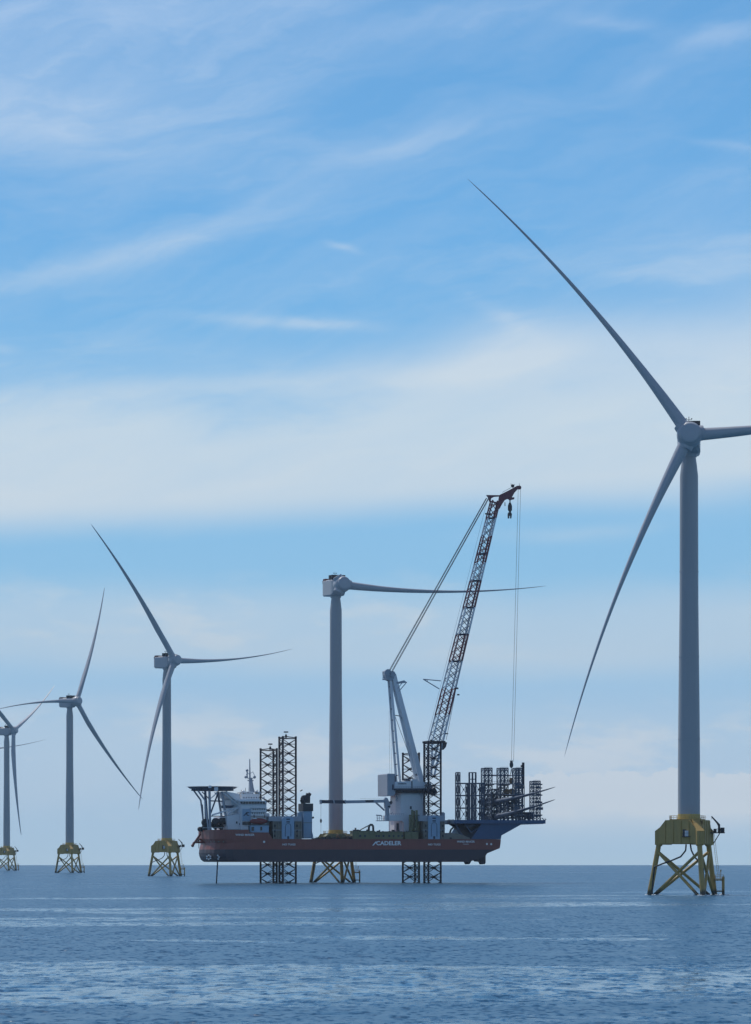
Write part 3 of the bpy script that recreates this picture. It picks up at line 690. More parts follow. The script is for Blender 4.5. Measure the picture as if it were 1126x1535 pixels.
# legs
def leg(pxc, w, ytop, flip):
    c = L(pxc, 1300, w); zt = L(pxc, ytop, w).z; b = MB(); rr = 4.9
    P3 = [Vector((c.x + rr * math.cos(R(a)), w + rr * math.sin(R(a)), 0)) for a in ((0, 120, 240) if not flip else (180, 300, 60))]
    at = lambda i, z: P3[i] + Vector((0, 0, z))
    for i in range(3):
        b.tube(at(i, -30), at(i, zt), .50, .50, 8); b.tube(at(i, zt), at(i, zt + .7), .55, .55, 8)
    h = 4.5; z = zt - .8
    while z > -9:
        for i in range(3):
            j = (i + 1) % 3; m0, m1 = at(i, z), at(j, z); n0, n1 = at(i, z - h), at(j, z - h)
            b.tube(m0, n1, .19, n=5, caps=False); b.tube(m1, n0, .19, n=5, caps=False)
            X_ = (m0 + n1) / 2; b.tube(X_, (m0 + n0) / 2, .17, n=5, caps=False); b.sphere(X_, .5, 6)
        z -= h
    for i in range(3): b.tube(at(i, zt - .4), at((i + 1) % 3, zt - .4), .22, n=5)
    mid = (at(0, zt) + at(1, zt) + at(2, zt)) / 3
    for i in range(3): b.tube(at(i, zt), mid + Vector((0, 0, .6)), .25, n=5)
    b.tube(mid, mid + Vector((0, 0, 1.6)), .5, n=8)
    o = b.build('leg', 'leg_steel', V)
    if ytop < 1125 and pxc < 500:
        b = MB(); b.tube(mid + Vector((0, 0, 1.6)), mid + Vector((0, 0, 2.6)), .06, n=4); b.box(mid.x - 1.0, mid.x + 1.0, mid.y - .6, mid.y + .6, mid.z + 2.5, mid.z + 3.1); b.build('beacon', 'dark', o)
leg(428.8, 7.5, 1106, False); leg(405.2, 41.5, 1124, True); leg(646.4, 7.5, 1113.5, False); leg(618.2, 43, 1130.5, True)
# jack cases
def jack_case(x0, c0, c1, x1, w0, w1, top):
    b = MB(); b.cur = 0; PB(b, x0 + 6, x1, 1230, 1258, w0 + .6, w1); b.cur = 1; PB(b, x0, x1, top, 1231, w0 + .9, w1)
    for x in np.linspace(x0 + 7, c0 - 1, 4): b.cur = 0; PB(b, x - .6, x + .6, 1231, 1258, w0 + .1, w0 + .6)
    for x in np.linspace(c1 + 1.5, x1 - .6, 3): PB(b, x - .6, x + .6, 1231, 1258, w0 + .1, w0 + .6)
    b.cur = 1
    PB(b, x0 + 5, x1, 1230, 1231.2, w0 - .1, w0 + .9); PB(b, x0 + 5, x1, 1244, 1244.8, w0, w0 + .6)
    o = b.build('jack_case', ['tan', 'grey'], V)
    b = MB(); p = [(c0, 1258), (c1, 1258), (c1, top + 3), (c1 - 3, top + .6), ((c0 + c1) / 2, top - .6), (c0 + 3, top + .6), (c0, top + 3)]
    PP(b, p, w0 - .7, w0 + 1); pnl = b.build('jack_panel', 'panel_blue', o)
    m = (c0 + c1) / 2; b = MB()
    PB(b, m - 1.3, m + 1.5, 1253.6, 1257.8, w0 - .76, w0 - .5)
    for y in (top + 3.2, top + 7.2): PB(b, m - 2.6, m + 2.6, y, y + 1.8, w0 - .76, w0 - .5)
    arch = [(m - 4.2, 1254), (m - 4.2, top + 15), (m - 3, top + 11.5), (m, top + 10.4), (m + 3, top + 11.5), (m + 4.2, top + 15), (m + 4.2, 1254)]
    PT(b, arch, w0 - .7, .14, 4)
    b.build('opening', 'ink', pnl)
    b = MB()
    for x, y in ((x0 + 9.5, 1238), (x0 + 9.5, 1246), (x0 + 9.5, 1253), (c1 + 4.5, 1238), (c1 + 4.5, 1246), (c1 + 4.5, 1253)): PB(b, x - 1, x + .8, y - 1.6, y + 1.6, w0 - .06, w0 + .62)
    b.build('recess', 'dark', o)
jack_case(403, 422.8, 441.2, 452.5, .9, 15, 1224)
jack_case(629, 642.2, 659.6, 667, .9, 15, 1222.5)
for x0, x1 in ((385, 427), (600, 640)):
    b = MB(); PB(b, x0, x1, 1226, 1258, 34, 49); b.build('jack_case', 'grey', V)
b = MB()                                               # railings on the jack cases and clutter around them
for x0, x1, y in ((404, 452, 1224), (630, 666, 1222.6)):
    PT(b, [(x0, y - 2.6), (x1, y - 2.6)], 2, .07, 4)
    for x in np.arange(x0, x1 + .1, 3): PT(b, [(x, y - 2.6), (x, y)], 2, .06, 4)
b.build('railing', 'grey', V)
b = MB(); PP(b, [(665, 1217.5), (667.2, 1219), (667.2, 1233), (664, 1233)], 2, 6); b.build('cabinet', 'grey', V)
# main crane
CW = 22
b = MB()
def chbox(x0t, x1t, yt, x0b, x1b, yb, w0, w1, c=2.2):
    vs = []
    for x0, x1, y in ((x0b, x1b, yb), (x0t, x1t, yt)):
        A_ = L(x0, y, w0); B_ = L(x1, y, w0)
        vs += [(A_.x + c, w0, A_.z), (B_.x - c, w0, A_.z), (B_.x, w0 + c, A_.z), (B_.x, w1 - c, A_.z), (B_.x - c, w1, A_.z), (A_.x + c, w1, A_.z), (A_.x, w1 - c, A_.z), (A_.x, w0 + c, A_.z)]
    b.add(vs, [tuple(range(7, -1, -1)), tuple(range(8, 16))] + [(i, (i + 1) % 8, 8 + (i + 1) % 8, 8 + i) for i in range(8)])
chbox(595, 637, 1191, 594, 640, 1222, 14.5, 30); chbox(593, 641, 1222, 593, 641, 1258, 14, 30.5, 2.5)
chbox(596, 638, 1187, 597, 637, 1191, 14, 31)
PP(b, [(576.4, 1222.6), (596, 1222), (616, 1223), (612, 1258), (606, 1258), (605, 1233), (602, 1230.6), (576.4, 1230.6)], 11, 14.2)
for y in (1200, 1209): PB(b, 596, 636, y, y + .5, 14.38, 14.6)
crane = b.build('main_crane', 'white', V)
b = MB(); PB(b, 594.5, 598, 1234, 1246, 13.8, 14.3); PB(b, 614.7, 617.3, 1208.6, 1213, 14.3, 14.7); b.build('opening', 'ink', crane)
b = MB(); PP(b, [(592.5, 1172), (617, 1171), (617, 1169), (625, 1168), (628, 1171.5), (646, 1173), (648, 1181.8), (591.6, 1182)], 11, 33)
hs = b.build('crane_house', 'white', crane)
ptext(hs, 'HUISMAN', 596.8, 609, 1174.0, 1175.8, 10.95, 'ink', .03)
b = MB(); PB(b, 617, 618.4, 1171, 1181.5, 10.8, 11.1); PB(b, 608, 614.4, 1167.4, 1170.3, 14, 18); PB(b, 592, 650, 1182.1, 1184.6, 10.5, 33.5); b.build('vent', 'ink', hs)
b = MB(); PB(b, 594, 652, 1184.7, 1189, 12, 32)
for k in range(14): x = 594 + k * 4.2; PB(b, x, x + 1.6, 1184.7, 1188, 11.4, 12.0)
PP(b, [(646, 1184), (652, 1180), (655.5, 1186), (655, 1190.5), (648, 1191)], 13, 20); b.build('slew_ring', 'dark', crane)
b = MB()
for x in np.arange(592, 648, 3.4): PT(b, [(x, 1182), (x, 1179.2)], 10.4, .07, 4)
PT(b, [(592, 1179.2), (648, 1179.2)], 10.4, .07, 4); b.build('railing', 'grey', crane)
b = MB(); PP(b, [(580.6, 1160.8), (582, 1159.6), (592.6, 1160), (593, 1190), (590, 1193), (580.8, 1192.8)], 12, 32)
cwt = b.build('counterweight', 'grey', crane)
b = MB(); PB(b, 588, 590.2, 1176, 1184, 11.9, 12.1); PB(b, 592, 593.6, 1163, 1172, 11.9, 12.1); b.build('opening', 'ink', cwt)
b = MB(); PT(b, [(594, 1192), (596, 1197), (593, 1200)], 15, .35); PT(b, [(591, 1191), (596, 1201)], 15, .25); b.build('walkway', 'grey', crane)
# A-frame
def beam(b, p, q, hw, hd):                            # rectangular beam, hd along y
    d = (q - p).normalized(); s_ = Vector((0, 1, 0)); t = d.cross(s_).normalized()
    vs = [a + t * i * hw + s_ * j * hd for a in (p, q) for i, j in ((-1, -1), (1, -1), (1, 1), (-1, 1))]
    b.hexa(vs)
b = MB()
for w in (-4.2, 4.2):
    beam(b, L2(588.6, 1011, CW, w * .4), L2(629.5, 1172.5, CW, w), 1.15, .9)
    beam(b, L2(583.4, 1010, CW, w * .5), L2(597.0, 1172, CW, w * .9), .50, .5)
af = b.build('a_frame', 'white', crane)
b = MB()
for t in np.linspace(.12, .94, 9):
    for (xa, ya, xb, yb) in ((583.4, 1010, 597.5, 1172),):
        x = xa + (xb - xa) * t; y = ya + (yb - ya) * t
        hw = 2.1 + 2.1 * t; b.tube(L2(x, y, CW, -hw), L2(x, y, CW, hw), .22)
for t in (.15, .40, .93): x = 588.6 + 40.9 * t; y = 1011 + 161.5 * t; b.tube(L2(x, y, CW, -4 * t - 1), L2(x, y, CW, 4 * t + 1), .5)
b.tube(L(592, 1073, CW), L(614.5, 1134, CW), .12); b.tube(L(590.5, 1072, CW), L(600, 1073.5, CW), .2)
b.build('crossbar', 'wire', af)
b = MB(); PP(b, [(577.6, 1006), (581.5, 1003.4), (586, 1006.5), (590.4, 1007.5), (591, 1016), (587, 1021), (580, 1018), (578.2, 1012)], CW - 3.2, CW + 3.2)
for w in (-3.6, -1.5, 1.5, 3.6): b.lathe(L(581.8, 1008.2, CW + w), [(1.7, -.3), (1.7, .3)], 14, (0, 1, 0)); b.lathe(L(588.4, 1010.4, CW + w), [(1.5, -.3), (1.5, .3)], 14, (0, 1, 0))
b.build('sheave_head', 'grey', af)
b = MB(); PT(b, [(573.4, 1018.6), (580, 1018.8)], CW - 3, .28); PT(b, [(574, 1014.4), (574, 1018.6)], CW - 3, .14)
PP(b, [(594.5, 1022.6), (606, 1019.8), (609.4, 1022.2), (609, 1023.4), (595, 1025.2)], CW - 3, CW + 1)
PT(b, [(610, 1022.5), (598, 1036.5)], CW - 3, .22); PT(b, [(603, 1023.6), (596.4, 1032)], CW - 3, .18); b.build('maintenance_platform', 'grey', af)
b = MB(); PT(b, [(583.4, 1066), (584.4, 1161)], CW - 2, .05, 4); PT(b, [(585, 1040), (587.4, 1160)], CW + 1, .05, 4); b.build('wire', 'wire', af)
# boom
def cl(y):                                             # centre lines of the two chord planes
    t = (1109 - y) / 359.; return 645.8 + 91.4 * t, 661.8 + 86.2 * t, 3.9 - 1.9 * t
NP = 27; ys = [1112 - (1112 - 750) * k / NP for k in range(NP + 1)]
b = MB()
def node(k, side, top):
    y = ys[k]; a, c, hw = cl(y); return L2(a if top == 0 else c, y, CW, hw if side else -hw)
def colour(y): return 1 if (1033 < y < 1071 or 955 < y < 992 or 868 < y < 905 or 808 < y < 838 or y < 778) else 0
for k in range(NP):
    for sd in (0, 1):
        b.cur = colour((ys[k] + ys[k + 1]) / 2)
        for tp in (0, 1): b.tube(node(k, sd, tp), node(k + 1, sd, tp), .36 if tp == 0 else .50, n=7, caps=False)
        b.cur = 3 if b.cur == 0 else b.cur
        b.tube(node(k, sd, 0), node(k + 1, sd, 1), .20, n=5, caps=False); b.tube(node(k, sd, 1), node(k + 1, sd, 0), .20, n=5, caps=False)
    for tp in (0, 1):
        b.tube(node(k, 0, tp), node(k + 1, 1, tp), .13, n=4, caps=False); b.tube(node(k, 1, tp), node(k, 0, tp), .13, n=4, caps=False)
    if k in (0, 9, 12, 15, 18, 21, 25):
        b.cur = 2; b.tube(node(k, 0, 0), node(k, 0, 1), .34, n=5); b.tube(node(k, 1, 0), node(k, 1, 1), .34, n=5)
b.cur = 0
for sd in (0, 1):                                      # foot
    ft = L2(643.6, 1165, CW, 4.6 if sd else -4.6); f2 = L2(647.4, 1163, CW, 4.6 if sd else -4.6)
    b.tube(node(0, sd, 0), ft, .45, .45, 8); b.tube(node(0, sd, 1), f2, .6, .55, 8)
    for t0, t1 in ((.05, .3), (.3, .55), (.55, .8)):
        b.tube(node(0, sd, 0).lerp(ft, t0), node(0, sd, 1).lerp(f2, t1), .16, n=5); b.tube(node(0, sd, 1).lerp(f2, t0), node(0, sd, 0).lerp(ft, t1), .16, n=5)
for t in (.1, .5, .9): b.tube(node(0, 0, 0).lerp(L2(643.6, 1165, CW, -4.6), t), node(0, 1, 0).lerp(L2(643.6, 1165, CW, 4.6), t), .25, n=5)
boom = b.build('boom', ['white', 'crane_red', 'ink', 'steel'], crane)
b = MB()                                               # cat-walks and boxes on the boom
PB(b, 641, 668, 1110.6, 1113.4, CW - 5.2, CW + 5.2); PP(b, [(664.5, 1112), (670.5, 1113), (668.6, 1120), (665, 1124), (663.6, 1118)], CW - 4.8, CW - 2)
PB(b, 668, 672, 1099, 1100.6, CW - 5, CW - 4); PB(b, 684.6, 687.4, 1030.6, 1033, CW - 5, CW - 4); PB(b, 686, 689, 1040.4, 1042.4, CW - 5, CW - 4)
PT(b, [(669, 1109), (726.5, 813)], CW - 4.9, .12, 4)
b.build('walkway', 'dark', boom)
b = MB(); PT(b, [(634.5, 1018.2), (661, 1020.6)], CW - 4, .26); PT(b, [(634.5, 1018.2), (658.5, 1032.6)], CW - 4, .26); PT(b, [(634.5, 1018.2), (661, 1020.6)], CW + 3, .2); PT(b, [(640, 1019), (641, 1021.5)], CW - 4, .15); b.build('strut', 'grey', boom)
b = MB()
for w in (CW - 2.6, CW + 2.0):
    PP(b, [(729.2, 742.0), (751, 742.2), (751, 744.2), (741, 744.8), (736.6, 747), (735.4, 752), (733.6, 752), (732.6, 746.8)], w, w + .6)
    PP(b, [(750.0, 741.4), (763, 735.0), (775.6, 728.0), (780.6, 728.4), (781.2, 733), (776, 733.6), (771.4, 738.6), (767.6, 745.4), (771.4, 745.4), (771, 748.4), (765.6, 749.6), (761, 748), (757, 749.6), (752.6, 756), (749, 763), (747.4, 753), (748, 746)], w, w + .6)
    PP(b, [(736, 750.6), (748, 753.4), (748, 755.4), (735.6, 752.6)], w, w + .6)
for x, y in ((730.4, 743), (741, 743.4), (750, 743), (751, 750), (760, 744), (770, 738), (779, 731), (767, 747)): b.tube(L(x, y, CW - 2.6), L(x, y, CW + 2.6), .4, n=8)
for w in (-1.6, 1.6): b.lathe(L(778.6, 730.8, CW + w), [(1.0, -.3), (1.0, .3)], 14, (0, 1, 0)); b.lathe(L(765, 747.5, CW + w), [(.9, -.3), (.9, .3)], 14, (0, 1, 0))
bh = b.build('boom_head', 'crane_red', boom)
b = MB(); b.sphere(L(768.6, 728.4, CW), .9, 8); PT(b, [(766, 724.6), (767, 730)], CW, .12, 4); PT(b, [(772, 725.6), (770, 729)], CW, .12, 4); PT(b, [(778.6, 724.4), (778.6, 728)], CW, .09, 4)
PT(b, [(753, 738), (766, 731)], CW - 2.6, .12, 4); PT(b, [(757, 753), (757.2, 758.6)], CW, .22, 5); PT(b, [(727.4, 770), (735, 771)], CW - 2.6, .4, 5); b.build('beacon', 'dark', bh)
b = MB(); PT(b, [(764.6, 748), (764.6, 756)], CW, .3, 6); b.lathe(L(764.6, 768, CW), [(.4, 0), (1.1, 1.2), (1.1, 3.2), (.5, 4.8)], 10)
PP(b, [(762.6, 768), (766.6, 768), (767.6, 771), (766.8, 777), (765.6, 777), (765.6, 773), (763.8, 773), (763.6, 777), (762.2, 777), (761.8, 771)], CW - .6, CW + .6); b.build('auxiliary_hook', 'dark', boom)
for w0 in (-4.6, -2.4, 2.4, 4.6):
    b = MB(); b.tube(L2(585.0, 1007.5, CW, w0), L2(731.5, 746, CW, w0 * .75), .15, n=5); b.build('pendant_cable', 'wire', crane)
b = MB(); PT(b, [(731, 748), (640.5, 1108)], CW - 3.0, .06, 4); b.build('pendant_cable', 'wire', crane)
HK = (766.8, 1141)
for x0, dx_, w in ((777.0, -1.5, -.8), (780.6, 1.7, .8)):
    b = MB(); b.tube(L(x0, 733, CW + w), L(HK[0] + dx_ + 1.5, HK[1] + 1, CW + w), .085, n=5); b.build('hoist_cable', 'wire', crane)
b = MB(); b.lathe(L(HK[0], HK[1] + 10.5, CW), [(.25, 0), (.9, .8), (1.0, 2.0), (.7, 3.0), (.7, 3.6)], 10)
for s_ in (-1, 1): b.tube(L(HK[0], HK[1] + 1, CW), L(HK[0] + s_ * 1.6, HK[1] - 1, CW), .2)
b.build('hook_block', 'dark', crane)
# deck crane lying level over the deck
b = MB(); b.tube(L(580.6, 1231, 12), L(580.6, 1212, 12), 1.25, 1.1, 12); PP(b, [(576.6, 1198), (578.4, 1195.2), (581.6, 1197), (583.4, 1202), (585.6, 1206), (584.8, 1212), (577.6, 1212)], 10.8, 13.2)
dc = b.build('deck_crane', 'grey', V)
b = MB(); PP(b, [(583.2, 1202.8), (587.2, 1200.4), (588.6, 1203), (587, 1206), (584, 1207)], 11, 13); PB(b, 581.6, 585.4, 1208, 1210.2, 10.7, 13.3); b.build('machinery', 'dark', dc)
b = MB(); b.cur = 1; beam(b, L(480.6, 1201.8, 12), L(518, 1202.2, 12), .80, .8); b.cur = 0; beam(b, L(518, 1202.2, 12), L(578.4, 1201.0, 12), .72, .8)
b.cur = 1; beam(b, L(548, 1200.9, 11.15), L(560, 1200.8, 11.15), .5, .1); b.cur = 0; beam(b, L(499.6, 1199.2, 12), L(500.6, 1204.6, 12), .3, 1.1); beam(b, L(480.6, 1199, 12), L(480.9, 1205.4, 12), .4, 1.0); beam(b, L(516.8, 1199.4, 12), L(519, 1204.4, 12), .4, 1.0)
b.build('boom', ['grey', 'ink'], dc)
b = MB(); b.tube(L(563.6, 1203.2, 12), L(576.6, 1215, 12), .42, n=8); b.build('ram', 'grey', dc)
b = MB(); PT(b, [(540, 1197), (578, 1196.4)], 12, .05, 4); PT(b, [(481.2, 1205), (481.2, 1252)], 12, .06, 4); b.build('wire', 'wire', dc)
b = MB(); b.lathe(L(481.2, 1234, 12), [(.1, 0), (.45, .6), (.5, 1.5), (.15, 2.2)], 8); b.build('hook', 'dark', dc)
b = MB()
for w in (10.4, 13.8):
    PT(b, [(565.4, 1222.2), (565.6, 1230.4), (576.6, 1230.4)], w, .2, 5); PT(b, [(565.4, 1226.4), (576.6, 1226.6)], w, .14, 4)
    for x in (568.6, 572.4): PT(b, [(x, 1222.6), (x, 1230.4)], w, .14, 4)
PT(b, [(564, 1222), (571, 1222.4), (573, 1224)], 11, .3, 5); PB(b, 565.6, 576.6, 1230, 1230.8, 10.4, 13.8); b.build('boom_rest', 'grey', dc)
b = MB()
for x in np.arange(584, 606, 3): PT(b, [(x, 1219.6), (x, 1222.6)], 11.1, .07, 4)
PT(b, [(584, 1219.6), (606, 1219.6)], 11.1, .07, 4); PT(b, [(586, 1219.8), (589, 1217)], 12, .2, 4); b.build('railing', 'grey', crane)
# stern platform with its struts
b = MB(); PP(b, [(707, 1258), (722.5, 1234), (786, 1233.6), (752, 1252.4), (751, 1258)], 1.0, 49); PB(b, 681, 818, 1229.4, 1234.4, -.6, 50.5)
b.cur = 1; PB(b, 799, 815, 1234.4, 1235.2, 0, 50)
sp_ = b.build('stern_platform', ['blue', 'grey'], V)
b = MB()
for w in (3, 46):
    PT(b, [(682, 1232), (688, 1246), (695, 1256)], w, .55, 6); PT(b, [(684, 1233), (692, 1233)], w, .5, 6)
    PP(b, [(671, 1234.6), (684, 1233.4), (700, 1254), (697, 1256.4), (686, 1250), (680, 1240)], w, w + .7) if w == 46 else None
    PT(b, [(696, 1234.5), (706, 1247.5), (717, 1241.8)], w, .5, 6)
    PP(b, [(698, 1236), (715, 1236.8), (710, 1239), (700, 1240)], w, w + .8)
for k in range(5): PT(b, [(672 + k * 2, 1228), (672 + k * 2, 1234)], 8, .16, 4)
PT(b, [(671, 1230), (683, 1230)], 8, .16, 4); PT(b, [(671, 1233.6), (684, 1233.8)], 8, .5, 5)
b.build('strut', 'rack', sp_)
b = MB()
for x in np.arange(683, 818, 3.2): PT(b, [(x, 1226.6), (x, 1229.6)], -.5, .06, 4)
PT(b, [(683, 1226.6), (818, 1226.6)], -.5, .06, 4); PT(b, [(812, 1226), (816, 1229.6), (819, 1228)], 3, .25, 4); b.build('railing', 'rack', sp_)
# ------------------------------------------------------------------ cargo and loose gear on the vessel
def lattice(b, xs, ys_, w0, w1, r=.22, rb=.11, nx=2, diag=True):
    """tower with nx columns per side between photo columns xs, storeys at rows ys_ (bottom to top)"""
    x = np.linspace(xs[0], xs[1], nx); s_ = [L(q, ys_[0], w0).x for q in x]; z_ = [L(xs[0], q, w0).z for q in ys_]
    for w in (w0, w1):
        for s in s_: b.tube((s, w, z_[0]), (s, w, z_[-1]), r, n=5)
        for z in z_[1:]: b.tube((s_[0], w, z), (s_[-1], w, z), r * .8, n=5)
        if diag:
            for i in range(len(z_) - 1):
                for a, c in zip(s_[:-1], s_[1:]):
                    b.tube((a, w, z_[i]), (c, w, z_[i + 1]), rb, n=4); b.tube((c, w, z_[i]), (a, w, z_[i + 1]), rb, n=4)
    for s in (s_[0], s_[-1]):
        for i, z in enumerate(z_[1:]):
            b.tube((s, w0, z), (s, w1, z), r * .8, n=5)
            if diag: b.tube((s, w0, z_[i]), (s, w1, z), rb, n=4); b.tube((s, w1, z_[i]), (s, w0, z), rb, n=4)
LV = (1229.4, 1211.5, 1192.7, 1174.5, 1158)
def small_rack(xl, xr, w, label, tall_left):
    base = L((xl + xr) / 2, 1229.4, w); t = vthing('blade_rack', label, 'rack', base, 'blade racks standing on the stern platform')
    b = MB(); top = LV if tall_left else LV[:4]
    lattice(b, (xl, xl + 4.2), LV if tall_left == 1 else LV[:4], w, w + 3, .30, .10); lattice(b, (xr - 3.6, xr), LV if tall_left == 2 else LV[:4], w, w + 3, .30, .10)
    vbuild(b, 'column', 'rack', t, base)
    b = MB()
    for y in LV[1:4]: beam(b, L(xl - 3, y, w), L(xr + 1.5, y, w), .34, .3); beam(b, L(xl - 3, y, w + 3), L(xr + 1.5, y, w + 3), .3, .25)
    vbuild(b, 'crossbeam', 'rack', t, base)
    b = MB()
    for i in range(3):
        for ww in (w, w + 3):
            a0, a1 = L(xl + 4.2, LV[i], ww), L(xr - 3.6, LV[i + 1], ww); b0, b1 = L(xl + 4.2, LV[i + 1], ww), L(xr - 3.6, LV[i], ww)
            b.tube(a0, a1, .12, n=5); b.tube(b0, b1, .12, n=5)
        b.sphere(a0.lerp(a1, .5), .45, 8)
    vbuild(b, 'brace', 'rack', t, base)
small_rack(685.4, 704.4, 40, 'leftmost open steel blade rack on the stern platform, with thin crossed braces', 1)
small_rack(709.0, 725.0, 8, 'second open steel blade rack from the left, beside the dense rack towers', 0)
b_ = L(705, 1229.4, 9)
t = vthing('rack_post', 'thin ladder-like double post standing between the two open racks', 'post', b_); b = MB(); lattice(b, (704.2, 713.8), (1229.4, 1211.5, 1192.7, 1174.5, 1168, 1158), 12, 13.5, .26, .0, 3, False); vbuild(b, 'post_frame', 'rack', t, b_)
def dense_rack(x0, x1, w, top, label, rot=0):
    base = L((x0 + x1) / 2, 1229.4, w); t = vthing('blade_rack', label, 'rack', base, 'blade racks standing on the stern platform')
    rows = list(np.linspace(1229.4, top + 4, 11))
    b = MB(); lattice(b, (x0, x1), rows + [top], w - 3.2, w + 3.2, .28, .15, 3); vbuild(b, 'column', 'rack', t, base)
    b = MB()
    for y in (1224, 1214, 1204, 1193, 1182):
        for k in range(3):
            x = random.uniform(x0 - 4, x1 - 3); PB(b, x, x + random.uniform(3, 8), y - random.uniform(1, 4), y, w - 3.9 + k * 3, w - 2.5 + k * 3)
    vbuild(b, 'clamp', 'rack', t, base)
    b = MB()
    for y in [q for q in (1162.5, 1176, 1192, 1208, 1222) if q > top + 4]: beam(b, L(x0 - 3, y, w - 3.4), L(x1 + 3, y, w - 3.4), .3, .3)
    PT(b, [(x0 - .4, top - 1.4), (x1 + .4, top - 1.4)], w - 3.2, .08, 4)
    vbuild(b, 'crossbeam', 'rack', t, base)
dense_rack(726.6, 737.8, 45, 1151.4, 'left one of the three tall dense blade rack towers')
dense_rack(750.2, 761.8, 25, 1151.4, 'middle one of the three tall dense blade rack towers, just left of the hanging yoke')
dense_rack(774.0, 782.6, 6, 1151.4, 'right one of the three tall dense blade rack towers, beside the thick dark post')
dense_rack(799.6, 810.0, 30, 1171, 'shorter blade rack tower standing alone at the outer end of the stern platform')
b_ = L(805, 1171, 30); 
b_ = L(785, 1229.4, 3); t = vthing('support_post', 'thick dark post rising above the rack towers at their right side', 'post', b_)
b = MB(); PB(b, 783.4, 786.4, 1143, 1178, 2.4, 3.6); b.tube(L(784.0, 1229.4, 3), L(784.0, 1178, 3), .22, n=6); b.tube(L(786.0, 1229.4, 3), L(786.0, 1178, 3), .22, n=6); PB(b, 781.4, 783.4, 1147, 1150, 2.5, 3.4); PB(b, 782.2, 783.6, 1156, 1166, 2.5, 3.4)
vbuild(b, 'post_shaft', 'leg_steel', t, b_)
for x0, x1, y0, y1, w, lb in ((737, 751, 1183, 1229.4, 34, 'low lattice frame packed between the left and middle rack towers'), (761, 775, 1196, 1229.4, 15, 'low lattice frame packed between the middle and right rack towers'), (786.5, 799, 1218, 1229.4, 10, 'low lattice frame near the outer end of the stern platform')):
    b_ = L((x0 + x1) / 2, y1, w); t = vthing('cradle_frame', lb, 'frame', b_, 'cradle frames between the rack towers'); b = MB(); n_ = max(2, int((y1 - y0) / 6)); lattice(b, (x0, x1), list(np.linspace(y1, y0, n_ + 1)), w - 4, w + 4, .3, .16, 3)
    for _ in range(9):
        xa, ya, xb, yb = random.uniform(x0 - 3, x1), random.uniform(y0, y1), random.uniform(x0, x1 + 3), random.uniform(y0, y1); b.tube(L(xa, ya, w - 4), L(xb, yb, w + 3), .22, n=5)
    for _ in range(20):
        x = random.uniform(x0, x1 - 3); y = random.uniform(y0 + 2, y1 - 1); PB(b, x, x + random.uniform(2, 6), y - random.uniform(1, 3), y, w + random.uniform(-4, 0), w + random.uniform(.5, 4))
    vbuild(b, 'cradle', 'rack', t, b_)
# top beams linking the towers
b_ = L(750, 1162.5, 20); t = vthing('link_walkway', 'set of level walkways linking the three dense rack towers', 'walkway', b_); b = MB()
b.tube(L(738, 1162.4, 42), L(750, 1162.6, 28), .42, n=6); b.tube(L(762, 1162.6, 22), L(774, 1163, 9), .3, n=6)
for q in (0, .33, .66, 1): p = L(738, 1162.4, 42).lerp(L(750, 1162.6, 28), q); b.tube(p, p + Vector((0, 0, 1.3)), .07, n=4)
vbuild(b, 'walkway_beam', 'rack', t, b_)
for y in (1176, 1192, 1208, 1221):
    b = MB(); b.prism([L(725, y, 47), L(739, y, 47), L(785, y, 3), L(772, y, 3)][::-1], (0, 0, .5)); o_ = vbuild(b, 'deck_level', 'rack', t, b_)
    b = MB()
    for q in np.linspace(0, 1, 12): p = L(725, y, 47).lerp(L(772, y, 3), q); b.tube(p, p + Vector((0, 0, 1.6)), .07, n=4)
    b.tube(L(725, y, 47) + Vector((0, 0, 1.5)), L(772, y, 3) + Vector((0, 0, 1.5)), .07, n=4); vbuild(b, 'railing', 'rack', t, b_)
STORED = blade_mesh(3.0, 'blade_shaded')
# stored blades, reaching out over the side towards the camera
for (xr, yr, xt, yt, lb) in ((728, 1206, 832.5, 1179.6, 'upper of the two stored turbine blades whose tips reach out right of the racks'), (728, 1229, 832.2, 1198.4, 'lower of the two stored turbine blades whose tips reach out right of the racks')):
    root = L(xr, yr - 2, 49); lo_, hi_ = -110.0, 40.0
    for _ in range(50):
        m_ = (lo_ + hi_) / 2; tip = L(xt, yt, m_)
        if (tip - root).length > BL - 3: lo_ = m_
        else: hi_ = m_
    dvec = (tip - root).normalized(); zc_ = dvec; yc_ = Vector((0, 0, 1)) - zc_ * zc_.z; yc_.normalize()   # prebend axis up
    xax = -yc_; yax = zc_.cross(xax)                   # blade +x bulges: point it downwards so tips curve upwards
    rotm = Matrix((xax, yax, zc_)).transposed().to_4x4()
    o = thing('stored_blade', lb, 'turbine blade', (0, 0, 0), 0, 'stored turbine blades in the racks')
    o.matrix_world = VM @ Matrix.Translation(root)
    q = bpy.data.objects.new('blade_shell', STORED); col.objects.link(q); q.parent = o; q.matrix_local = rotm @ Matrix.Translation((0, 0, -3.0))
    q2 = MB(); q2.lathe((0, 0, 0), [(2.25, -.3), (2.25, .6)], 24, zc_); q2.build('root_cover', 'dark', o)
